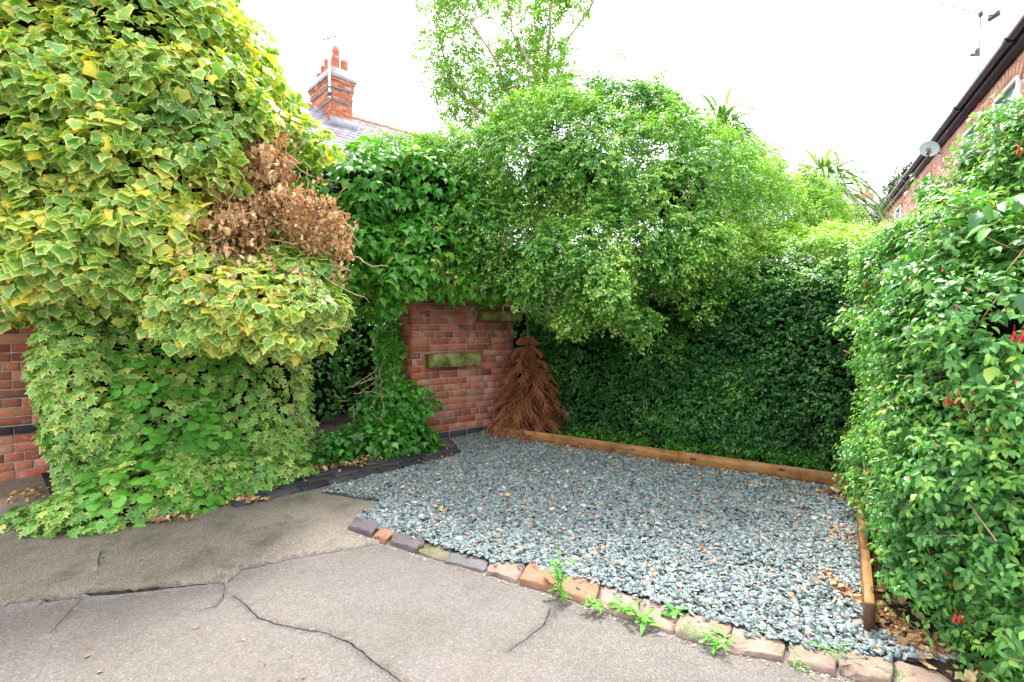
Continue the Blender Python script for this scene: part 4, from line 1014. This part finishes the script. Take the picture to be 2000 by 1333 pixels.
# low growth behind the board
gc = thing('ground_cover', 'low leafy ground cover along the foot of the hedge behind the board', 'ground cover', (hm[0], hm[1], 0)); gc['kind'] = 'stuff'
gp = [Blob((*(A0 + u_ab * t - n_ab * .26), .04), (.28, .13, .12 + .05 * math.sin(t * 7)), yaw, 2.) for t in np.arange(.8, 3.6, .22)]
sprigs(gc, gp, 800, 'small', M['ivy_green'], (.018, .034), 25, per=6, length=.06, thick=.15, amp=.03, scale=.1, rise=.5, tmean=.3, singles=0, zmin=.03)

# --- dead spruce
SY = 5.62; spx = P(1029, 800, SY); sp = thing('spruce_tree', 'small dead spruce with rust-brown needles beside the end of the brick wall', 'tree', (spx[0], SY, 0))
mb = MB(); mb.tube([[spx[0], SY, 0], [spx[0] + .01, SY, 1.5]], .028, .006, 8); mb.build('trunk', M['bark'], sp)
r = np.random.default_rng(44); tw_p, tw_d = [], []
Hs = 1.14
for wv in range(9):
    zf = .14 + .84 * wv / 8; z = Hs * zf; R0 = .47 * (1 - zf) ** .55 + .02
    if wv < 2: R0 *= .95
    nb_ = 11 if wv < 6 else 7
    for i in range(nb_):
        az = 2 * math.pi * (i + r.uniform(-.25, .25)) / nb_ + wv; L = R0 * r.uniform(.72, 1.15); d0 = np.array([math.cos(az), math.sin(az), 0])
        f = np.linspace(0, 1, 7)[:, None]; pts = np.array([spx[0], SY, z]) + d0 * L * f + np.array([0, 0, 1.]) * (L * (.34 * f - .60 * f ** 2))
        pts[:, 2] = np.maximum(pts[:, 2], .05); mb = MB(); mb.tube(pts, .007, .003, 4); br = mb.build('branch', M['bark'], sp)
        sg = []
        for k in range(1, 7):
            tdir = norm(pts[k] - pts[k - 1]); sidev = np.cross(tdir, [0, 0, 1.])
            for s_ in (-1, 1, 0, -.45, .45):
                ln = (.05 + .12 * (1 - abs(k / 6 - .55))) * (.45 + R0) * r.uniform(.7, 1.1); dd = norm(tdir * .9 + sidev * s_ * .8 + np.array([0, 0, -.22]) + r.normal(0, .15, 3)); sg.append((pts[k], dd, ln))
        pos, dr = [], []
        for a, dd, ln in sg:
            nn_ = int(ln / .0009); ff_ = r.random(nn_)[:, None]; q_ = a + dd * ln * ff_ + np.array([0, 0, -.25]) * ln * ff_ ** 2; pos.append(q_); dr.append(norm(dd * 1.1 + r.normal(0, .5, (nn_, 3))))
        pos = np.concatenate(pos); dr = np.concatenate(dr); Rr = orient(np.cross(dr, r.normal(0, 1, dr.shape)), dr)
        LEAF['ndl'] = [(np.array([[-.10, 0, 0], [.10, 0, 0], [0, 1, 0]]), np.array([[0, 1, 2]]), np.zeros(3))]
        br_t = np.clip(r.normal(.5 - .0 * zf, .14), 0, 1)
        link('needles', leaf_mesh('needles', LEAF['ndl'], pos, Rr, r.uniform(.013, .022, len(pos)), np.clip(br_t + r.normal(0, .14, len(pos)), 0, 1), M['needle']), br, 'stuff')

# --- green ivy on the wall top and hanging over the alcove
gi = thing('ivy', 'glossy green ivy heaped over the wall top and hanging above the dark alcove', 'ivy', (pl_[0], pl_[1] + .3, 1.7))
gi_pr = [E(620, 370, 4.9, 75, 85, .5), E(720, 380, 5.0, 105, 95, .5), E(830, 370, 5.2, 95, 85, .5), E(900, 430, 5.3, 80, 120, .5), E(700, 470, 4.8, 70, 60, .4), E(820, 480, 5.0, 90, 75, .45), E(765, 555, 4.75, 38, 50, .2), E(880, 540, 5.2, 90, 45, .35), E(960, 545, 5.45, 70, 45, .3), E(640, 560, 4.3, 40, 40, .25), E(1010, 520, 5.5, 60, 60, .3), E(700, 510, 5.5, 120, 60, .8), E(700, 560, 6.3, 130, 75, .5), E(650, 540, 5.0, 50, 60, .4), E(800, 540, 4.8, 30, 40, .2)]  # rear lobes added as a roof to shade the alcove
core(gi_pr, .22, gi, M['inner'])
ivy(gi, gi_pr, 8600, 'ivy_green', M['ivy_green'], (.055, .10), 41, thick=.24, amp=.10, scale=.22, gap=.12, gapscale=.22, tmean=.5)
for i in range(10):
    mb = MB(); a = P(rng.uniform(600, 900), rng.uniform(400, 540), 4.95); mb.tube(wiggle(a, a + np.array([rng.uniform(-.3, .3), -.1, -rng.uniform(.2, .6)]), 7, .25), .006, .003, 5); mb.build('stem', M['dry_stem'], gi)
ci = thing('ivy', 'small-leaved yellowish climber on the ivy ridge below the slate roof', 'climber', tuple(P(830, 320, 5.4)))
ci_pr = [E(770, 300, 5.5, 70, 22, .3), E(840, 290, 5.6, 60, 30, .3), E(880, 300, 5.5, 50, 45, .3)]
sprigs(ci, ci_pr, 900, 'small', M['tree_leaf'], (.035, .055), 43, per=7, length=.13, thick=.25, amp=.1, scale=.2, rise=.4, tmean=.55, gap=.2, singles=120)
li = thing('ivy', 'green ivy tinted darker for shade, tumbling over the ground at the foot of the alcove', 'ivy', tuple(G(760, 890)))
li_pr = [E(728, 856, 4.7, 74, 38, .3), E(800, 860, 4.85, 55, 40, .25), E(730, 812, 4.9, 42, 42, .25), E(775, 790, 5.1, 52, 55, .28), E(830, 790, 5.05, 28, 32, .12), E(770, 700, 5.5, 30, 70, .2), E(640, 880, 4.4, 40, 35, .25), E(840, 875, 4.95, 30, 22, .15), E(765, 640, 5.7, 32, 55, .25), E(765, 740, 5.8, 26, 80, .2)]
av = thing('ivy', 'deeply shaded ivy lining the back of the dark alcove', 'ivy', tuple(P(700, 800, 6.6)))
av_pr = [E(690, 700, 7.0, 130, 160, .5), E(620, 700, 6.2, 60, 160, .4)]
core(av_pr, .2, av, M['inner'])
ivy(av, av_pr, 1500, 'ivy_green', M['ivy_green'], (.05, .08), 48, thick=.2, amp=.1, scale=.25, gap=.3, tmean=.08, tsd=.08, singles=80)  # very dark leaf tint paints the alcove's shade
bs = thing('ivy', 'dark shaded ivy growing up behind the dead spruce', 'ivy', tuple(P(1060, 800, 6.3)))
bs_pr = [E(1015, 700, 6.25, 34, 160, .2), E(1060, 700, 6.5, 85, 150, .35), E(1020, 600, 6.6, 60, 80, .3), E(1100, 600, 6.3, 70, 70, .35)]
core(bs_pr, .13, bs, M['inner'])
ivy(bs, bs_pr, 1800, 'ivy_green', M['ivy_green'], (.05, .08), 47, thick=.2, amp=.05, scale=.2, gap=.1, tmean=.2, tsd=.12, singles=60)  # added dark backing for the spruce, shade put into the leaf tint
core(li_pr, .14, li, M['inner'])
ivy(li, li_pr, 4300, 'ivy_green', M['ivy_green'], (.04, .075), 42, thick=.18, amp=.07, scale=.16, gap=.2, gapscale=.18, tmean=.30)  # leaf tint lowered so the alcove's shade is in the colour
for i in range(14):
    mb = MB(); a = P(rng.uniform(650, 760), rng.uniform(740, 850), 4.6); mb.tube(wiggle(a, a + rng.normal(0, .16, 3) + np.array([.1, 0, .05]), 7, .25), .005, .002, 4); mb.build('stem', M['dry_stem'], li)

# --- variegated ivy mass
vi = thing('variegated_ivy', 'towering gold-edged variegated ivy filling the upper left', 'ivy', (-2.9, 4.2, 1.5))
vi_pr = [E(60, 180, 3.5, 330, 300, .75), E(300, 190, 3.6, 225, 250, .75), E(130, 420, 3.4, 270, 190, .6), E(340, 380, 3.45, 150, 170, .6), E(290, -40, 3.9, 140, 200, .8), E(425, 200, 4.0, 122, 165, .7), E(-240, 250, 3.6, 260, 400, .8), E(540, 270, 4.2, 100, 35, .4), E(0, 520, 3.4, 130, 95, .5), E(180, 540, 3.3, 180, 85, .5)]
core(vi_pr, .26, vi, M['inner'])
ivy(vi, vi_pr, 24000, 'ivy_big', M['ivy_gold'], (.034, .088), 51, thick=.28, amp=.15, scale=.34, gap=.12, gapscale=.22, tmean=.54, tsd=.22, up=.5, rnd=.5)
vl = thing('variegated_ivy', 'yellow-green variegated ivy bulge below the dead brown leaves', 'ivy', (-1.6, 3.4, 1.2))
vl_pr = [E(555, 475, 4.3, 90, 90, .4), E(500, 590, 3.4, 165, 85, .45), E(400, 560, 3.3, 110, 90, .4), E(590, 600, 3.5, 75, 75, .35), E(570, 530, 3.6, 95, 40, .3), E(400, 640, 3.3, 100, 42, .3), E(560, 660, 3.35, 70, 38, .3)]
core(vl_pr, .2, vl, M['inner_dry'])
ivy(vl, vl_pr, 5600, 'ivy_big', M['ivy_gold'], (.035, .08), 52, thick=.2, amp=.08, scale=.2, gap=.1, gapscale=.2, tmean=.62, tsd=.22, up=.5, rnd=.5)
for i in range(16):
    mb = MB(); a = P(rng.uniform(380, 640), rng.uniform(500, 640), 3.15); mb.tube(wiggle(a, a + rng.normal(0, .15, 3), 7, .3), .005, .002, 4); mb.build('stem', M['dry_stem'], vl)
# lower curtain
yawc = math.atan2(.655, .755); cdv = np.array([.755, .655]); cn = np.array([.655, -.755])
fc = (np.array([-2.95, 3.10]) + np.array([-1.62, 4.25])) / 2
lo = thing('variegated_ivy', 'lower curtain of small star-leaved ivy reaching down to the concrete', 'ivy', (fc[0], fc[1], 0))
lo_pr = [Blob((*(fc - cn * .55), .62), (.86, .50, .86), yawc, 5.), Blob((-2.52, 3.32, .08), (.55, .30, .28), .7, 2.), Blob((-2.0, 3.75, .05), (.5, .16, .28), .75, 2.), Blob((-2.95, 3.25, .0), (.36, .26, .18), .6, 2.), Blob((*(fc - cn * .3 - cdv * .72), .9), (.22, .3, .6), yawc, 3.)]
core(lo_pr, .15, lo, M['inner'])
ivy(lo, lo_pr, 8600, 'ivy_star', M['ivy_star'], (.038, .075), 53, thick=.17, amp=.06, scale=.2, gap=.25, gapscale=.3, tmean=.45)
rl = thing('bindweed', 'round bright green leaves growing through the middle of the ivy curtain', 'climber', (fc[0], fc[1], 0))
rl_pr = [Blob((*(fc - cn * .50 - cdv * .1), .60), (.62, .50, .62), yawc, 4.), Blob((-2.45, 3.36, .1), (.5, .30, .30), .7, 2.)]
ivy(rl, rl_pr, 2300, 'round', M['round_leaf'], (.03, .08), 54, thick=.16, amp=.08, scale=.2, gap=.55, gapscale=.28, up=.7, rnd=.3, tmean=.45)

# --- dead ivy
def dead(label, prs, n, seed, size, stems):
    t = thing('dead_ivy', label, 'dead ivy', tuple(prs[0].c))
    ivy(t, prs, n, 'dead', M['dead_leaf'], size, seed, thick=.3, amp=.12, scale=.13, gap=.38, gapscale=.10, up=.1, rnd=.8, tip=-1.6, tmean=.62, tsd=.24, singles=300, bulk='dry_leaves', name='dry_leaf', keep=.6)
    for k in range(stems):
        b_ = prs[k % len(prs)]; a = b_.c + rng.normal(0, .3, 3) * b_.r; mb = MB(); mb.tube(wiggle(a, a + np.array([rng.uniform(-.3, .4), -.05, rng.uniform(-.35, .3)]), 8, .3), .007, .003, 5); mb.build('stem', M['dry_stem'], t)
dead('upper clump of dark brown dead ivy leaves beside the gold ivy', [E(520, 325, 3.6, 45, 50, .2), E(495, 360, 3.5, 45, 30, .2), E(535, 290, 3.7, 25, 25, .15)], 800, 61, (.03, .065), 16)
dead('broad hanging swathe of crisp tan dead ivy across the middle of the ivy', [E(470, 440, 3.35, 55, 75, .22), E(620, 450, 3.6, 55, 50, .2), E(560, 415, 3.5, 75, 35, .2), E(655, 500, 3.6, 20, 45, .1), E(438, 480, 3.2, 35, 70, .2), E(590, 400, 3.5, 50, 30, .2), E(500, 395, 3.4, 40, 22, .2), E(640, 420, 3.65, 40, 28, .15)], 3600, 62, (.018, .046), 32)
mb = MB(); q_ = [P(500, 385, 3.4), P(560, 390, 3.4), P(620, 415, 3.5), P(690, 432, 3.5)]

t = thing('dead_ivy', 'scattered withered brown leaves among the green below the dead swathe', 'dead ivy', tuple(P(520, 560, 3.2)))
ivy(t, [E(480, 545, 3.25, 130, 75, .46), E(430, 420, 3.4, 60, 90, .35), E(300, 640, 3.2, 22, 30, .2)], 420, 'dead', M['dead_leaf'], (.018, .045), 63, thick=.06, amp=.04, scale=.2, gap=.5, gapscale=.15, up=.1, rnd=.8, tip=-1.6, tmean=.6, tsd=.24, singles=200, bulk='dry_leaves', name='dry_leaf')
# --- fuchsia
fd = norm(np.array([B0[0] - C0[0], B0[1] - C0[1]])); fr = np.array([fd[1], -fd[0]]); yawf = math.atan2(fd[1], fd[0])
fcn = (B0 + C0) / 2 + fr * .60 + fd * .0
fu = thing('fuchsia', 'big fuchsia shrub with small red hanging flowers filling the right edge', 'shrub', (fcn[0], fcn[1], 0))
fu_pr = [Blob((*fcn, .95), (1.25, .56, .93), yawf, 4.), Blob((*(fcn + fr * .15 - fd * .3), 1.45), (.95, .60, .42), yawf, 2.5), Blob((*(fcn - fd * .75 + fr * .3), 1.45), (.6, .5, .62), yawf, 2.5), Blob((*(fcn - fd * .9 + fr * .1), .35), (.5, .42, .42), yawf, 2.5), Blob((*(fcn + fd * .9), 1.22), (.5, .5, .5), yawf, 2.5), E(2010, 385, 2.15, 120, 130, .45), E(1890, 480, 2.5, 110, 95, .45), E(1780, 560, 2.9, 100, 85, .45), Blob((*(fcn - fr * .15 + fd * .12), .42), (1.22, .44, .42), yawf, 3.)]
core(fu_pr, .27, fu, M['inner'])
sprigs(fu, fu_pr, 11500, 'pointed', M['fuchsia'], (.022, .045), 71, per=8, length=.13, thick=.30, amp=.16, scale=.25, gap=.36, gapscale=.18, rise=.25, droop=.25, tmean=.36, tiptint=.4, twigs=('dry_stem', 900), keep=.15, zmin=.05)
ivy(fu, fu_pr, 900, 'pointed', M['fuchsia'], (.045, .085), 72, thick=.12, amp=.10, scale=.22, gap=.4, tmean=.3, singles=0, bulk='long_leaves', keep=.1)
for i in range(16):
    b_ = fcn - fd * rng.uniform(-.8, .55) - fr * rng.uniform(.05, .3); mb = MB(); mb.tube(wiggle((*b_, .02), (*(b_ + rng.normal(0, .15, 2)), rng.uniform(.8, 1.4)), 8, .12), .008, .004, 6); mb.build('stem', M['dry_stem'], fu)
def flower(px, py, parent, sc=1.):
    best = None
    for d in np.arange(1.2, 4.5, .02):
        q_ = P(px, py, d)
        if field(fu_pr, q_[None], .10, .22, 71)[0] < .0: best = P(px, py, d - .05); break
    if best is None: return
    mb = MB(); k = sc * .55
    mb.tube([best + np.array([0, 0, .035 * k]), best + np.array([0, 0, .0])], .0015, .0025 * k, 5)
    mb.lathe(best - np.array([0, 0, .022 * k]), [(.002 * k, .024 * k), (.006 * k, .016 * k), (.006 * k, .0), (.004 * k, -.004 * k)], 8)
    for a in range(4):
        an = a * math.pi / 2 + .4; dv = np.array([math.cos(an), math.sin(an), 0]); sv = np.array([-math.sin(an), math.cos(an), 0]); z = np.array([0, 0, 1.])
        b0 = best - z * .02 * k; mb.add([b0 + dv * .004 * k, b0 + dv * .014 * k + sv * .005 * k - z * .008 * k, b0 + dv * .022 * k - z * .028 * k, b0 + dv * .014 * k - sv * .005 * k - z * .008 * k], [[0, 1, 2], [0, 2, 3]])
    mb.tube([best - z * .02 * k, best - z * .055 * k], .0035 * k, .001, 5)
    mb.build('flower', M['fuchsia_red'], parent)
for a, b, s_ in [(1853, 775, 1.3), (1871, 772, 1.3), (1981, 648, 1.2), (1996, 652, 1.2), (1672, 690, 1.), (1661, 700, 1.), (1866, 1200, 1.1), (1876, 1203, 1.), (1946, 258, 1.2), (1690, 552, 1.), (1990, 285, 1.2), (1722, 540, .9)]: flower(a, b, fu, s_)

bp_, bg_, bs_ = shell(fu_pr, 420, .06, .16, .25, 71, keep=.05)
bp_ = bp_ + bg_ * .07 + rng.normal(0, .01, bp_.shape); bud = [blade(.28, .4, .0, 3)]
o = link('buds', leaf_mesh('buds', bud, bp_, orient(bg_, np.array([0, 0, -1.]) + rng.normal(0, .25, bp_.shape)), rng.uniform(.010, .020, len(bp_)), rng.random(len(bp_)), M['fuchsia_red']), fu, 'stuff')

# ================================================================== SMALL THINGS
def weed(px, py, label, nl, ln, shape, mat, seed, spread=1., name='weed', cat='weed', z=.03, upr=.5):
    b_ = G(px, py, z); t = thing(name, label, cat, tuple(b_)); r = np.random.default_rng(seed)
    az = r.uniform(0, 2 * math.pi, nl); d0 = np.c_[np.cos(az), np.sin(az), r.uniform(.1, upr, nl)] * np.array([spread, spread, 1])
    pos = np.tile(b_, (nl, 1)) + np.c_[r.normal(0, .02, (nl, 2)), r.uniform(0, .012, nl)]
    N = np.array([0, 0, 1.]) + r.normal(0, .3, (nl, 3)); sc = ln * r.uniform(.4, 1.0, nl)
    put_leaves(t, shape, pos, orient(N, d0), sc, np.clip(r.normal(.42, .18, nl), 0, 1), mat, 300, cell=4); return t
LEAF['dandy'] = [fan(mirror([(0, 0), (.03, .1), (.10, .25), (.05, .32), (.14, .48), (.07, .55), (.17, .75), (.10, .92), (0, 1.02)]), .12), blade(.3, .1, .3, 4)]
LEAF['grass'] = [blade(.035, .01, .45, 4), blade(.03, .01, .7, 4)]
t = weed(1098, 1158, 'tall leafy weed growing upright beside the orange sandstone kerb', 26, .055, 'dandy', M['round_leaf'], 1, name='weed')
r = np.random.default_rng(2); b_ = G(1098, 1158, .03); mb = MB(); pos, dr = [], []
for k in range(6):
    e = b_ + np.array([r.uniform(-.07, .05), r.uniform(-.04, .05), r.uniform(.10, .18)]); mb.tube(wiggle(b_, e, 5, .15), .002, .001, 4)
    for f in np.linspace(.35, 1, 6): pos.append(b_ + (e - b_) * f); dr.append(norm(r.normal(0, 1, 3) + np.array([0, 0, .2])))
mb.build('stem', M['round_leaf'], t); pos = np.array(pos); put_leaves(t, 'oval', pos, orient(np.array([0, 0, 1.]) + r.normal(0, .5, pos.shape), np.array(dr)), r.uniform(.022, .04, len(pos)), np.full(len(pos), .5), M['round_leaf'], 300, 'foliage', cell=3)
weed(1165, 1183, 'flat round-leaved weed on the kerb joint right of the tall weed', 22, .06, 'dandy', M['round_leaf'], 3)
weed(1222, 1192, 'dandelion rosette with long leaves in front of the third pinkish kerb stone', 15, .09, 'dandy', M['round_leaf'], 4)
weed(1262, 1212, 'broad-leaved dandelion lying on the asphalt edge', 14, .085, 'dandy', M['round_leaf'], 5)
weed(1318, 1197, 'dandelion with one tall leaf growing between kerb and slate', 12, .10, 'dandy', M['round_leaf'], 6, upr=1.2)
weed(1395, 1255, 'leafy weed clump where two long kerb stones meet', 20, .055, 'dandy', M['round_leaf'], 7)
weed(1420, 1245, 'small dandelion with an upright leaf on the kerb joint', 8, .07, 'dandy', M['round_leaf'], 8, upr=1.5)
weed(1668, 1338, 'tiny seedling at the front foot of the lowest kerb stones', 12, .03, 'dandy', M['round_leaf'], 9, z=.01)
weed(1560, 1300, 'small mossy weed patch below the joint of the rounded kerb stone', 26, .025, 'dandy', M['round_leaf'], 10, z=.01)
def tuft(px, py, label, nl, ln, seed, sp=.015, upr=2.2): 
    return weed(px, py, label, nl, ln, 'grass', M['fuchsia'], seed, name='grass_tuft', cat='grass', upr=upr)
tuft(1340, 1228, 'thin grass growing along the front of the long kerb stone', 40, .07, 11)
tuft(1365, 1240, 'grass clump next to the leafy weed on the kerb', 40, .07, 12)
tuft(1635, 1275, 'grass tuft sprouting from the slate near the timber end', 34, .16, 13)
tuft(1535, 1265, 'wispy grass in the gap beside the rounded kerb stone', 12, .13, 14)
tuft(590, 965, 'little grass tuft at the left end of the black edging bricks', 18, .10, 15)
tuft(1745, 1310, 'sparse grass at the foot of the fuchsia by the last kerb stone', 12, .13, 16)

# fallen leaves on the gravel, drive and edging, one by one
M['fallen'] = leaf_mat('fallen', [(0, (.16, .06, .03)), (.5, (.36, .17, .07)), (1, (.50, .32, .12))], None, rough=.6, trans=.15, tcol=(1.2, .9, .6))
fl_v = []
for s in range(3):
    for t_ in np.linspace(.1, 1, 5):
        V, T, e = LEAF['dead'][s]; fl_v.append(raw_mesh('fallen_leaf', V * np.array([1, 1, .45]), T, {'tint': np.full(len(V), t_), 'edge': e}, mats=(M['fallen'],)))
def fallen(q_, sc, grp, label, z=None):
    o = bpy.data.objects.new('fallen_leaf', fl_v[rng.integers(len(fl_v))]); C.objects.link(o)
    o.location = (q_[0], q_[1], z); o.rotation_euler = (rng.normal(0, .25), rng.normal(0, .25), rng.uniform(0, 6.28)); o.scale = (sc,) * 3
    tag(o, label, 'leaf', grp)
cnt_ = 0
while cnt_ < 150:
    q_ = rng.uniform(lo_, hi_)
    if not in_poly(q_[:1], q_[1:], bay)[0]: continue
    dB = abs(np.dot(q_ - A0, n_ab))
    if rng.random() > .25 + .75 * math.exp(-dB / .6): continue
    where = ('near the back timber board' if dB < .45 else 'near the right timber board' if np.linalg.norm(q_ - B0 - u_bc * np.clip(np.dot(q_ - B0, u_bc), 0, 9)) < .45 else 'close to the kerb stones' if np.min(np.linalg.norm(ko - q_, axis=1)) < .45 else 'in the open middle of the bay')
    fallen(q_, rng.uniform(.022, .045), 'dry leaves on the slate, ' + where, 'curled dry brown leaf on the slate gravel ' + where, .052); cnt_ += 1
for k in range(30):
    a = rng.uniform(0, 1); q_ = P0 + ub * a * Lb + nb * rng.uniform(.02, .34)
    fallen(q_, rng.uniform(.02, .04), 'dry leaves on the black edging bricks', 'dry leaf lying on the black edging bricks', .045)
for k in range(26):
    q_ = G(rng.uniform(0, 700), rng.uniform(1050, 1330))[:2]; fallen(q_, rng.uniform(.010, .022), 'leaf scraps on the drive', 'small dry leaf scrap on the asphalt drive', float(drive_z(q_[:1], q_[1:])[0]) + .004)
# litter
def litter(name, label, prs, n, seed, size=(.025, .055), mat='dead_leaf'):
    r = np.random.default_rng(seed); pos = []
    for (c_, rx, ry, h, m_) in prs:
        q_ = r.normal(0, .5, (m_, 2)) * np.array([rx, ry]); zz = h * np.exp(-(q_ ** 2).sum(1) / (.5 * (rx * ry) + 1e-4)) * r.random(m_); pos.append(np.c_[q_ + np.array(c_)[:2], zz + .03])
    pos = np.concatenate(pos); R = orient(np.array([0, 0, 1.]) + r.normal(0, .5, pos.shape), r.normal(0, 1, pos.shape))
    o = link(name, leaf_mesh(name, LEAF['dead'], pos, R, r.uniform(*size, len(pos)), np.clip(r.normal(.55, .25, len(pos)), 0, 1), M[mat])); tag(o, label, 'leaf litter', kind='stuff'); return o
litter('leaf_litter', 'heap of dry orange leaves in the far right corner of the gravel', [(B0 + np.array([-.12, -.12]), .22, .16, .09, 260), (B0 + np.array([-.15, -.45]), .12, .3, .03, 90), ((B0 + C0) / 2 + np.array([-.08, 0]), .08, .6, .02, 90)], 0, 1)
litter('leaf_litter', 'thin drift of dry leaves along the foot of the back board', [(A0 + u_ab * t + n_ab * .05, .16, .03, .015, 30) for t in (.75, .9, 1.1, 1.7, 2.1, 2.5, 2.8, 3.0)], 0, 2, (.018, .035))
litter('leaf_litter', 'brown leaf litter between the green ivy and the black edging', [(P0 + ub * t + nb * .42, .2, .08, .04, 90) for t in np.arange(.1, 2.2, .22)], 0, 3, (.02, .045))
litter('leaf_litter', 'dry leaves and twigs on the soil under the fuchsia', [(C0 + np.array([.16, -.1]), .12, .12, .03, 120), (C0 + np.array([.25, -.3]), .16, .1, .03, 100), (C0 + np.array([.1, .3]), .04, .3, .02, 90)] + [(C0 + u_bc * -t_ + np.array([.06, -.03]), .05, .16, .03, 70) for t_ in (.15, .4, .7, 1.0, 1.3)], 0, 4)
litter('leaf_litter', 'dry leaves at the left foot of the ivy curtain', [(G(110, 1030), .18, .12, .02, 60), (G(50, 975), .15, .15, .02, 40), (G(330, 1022), .15, .04, .02, 40), (G(480, 985), .16, .05, .03, 60)], 0, 5, (.02, .05))
tot = sum(len(o.data.polygons) for o in bpy.data.objects if o.type == 'MESH' and o.data.users == 1)
print('objects', len(bpy.data.objects), 'tris approx', tot)
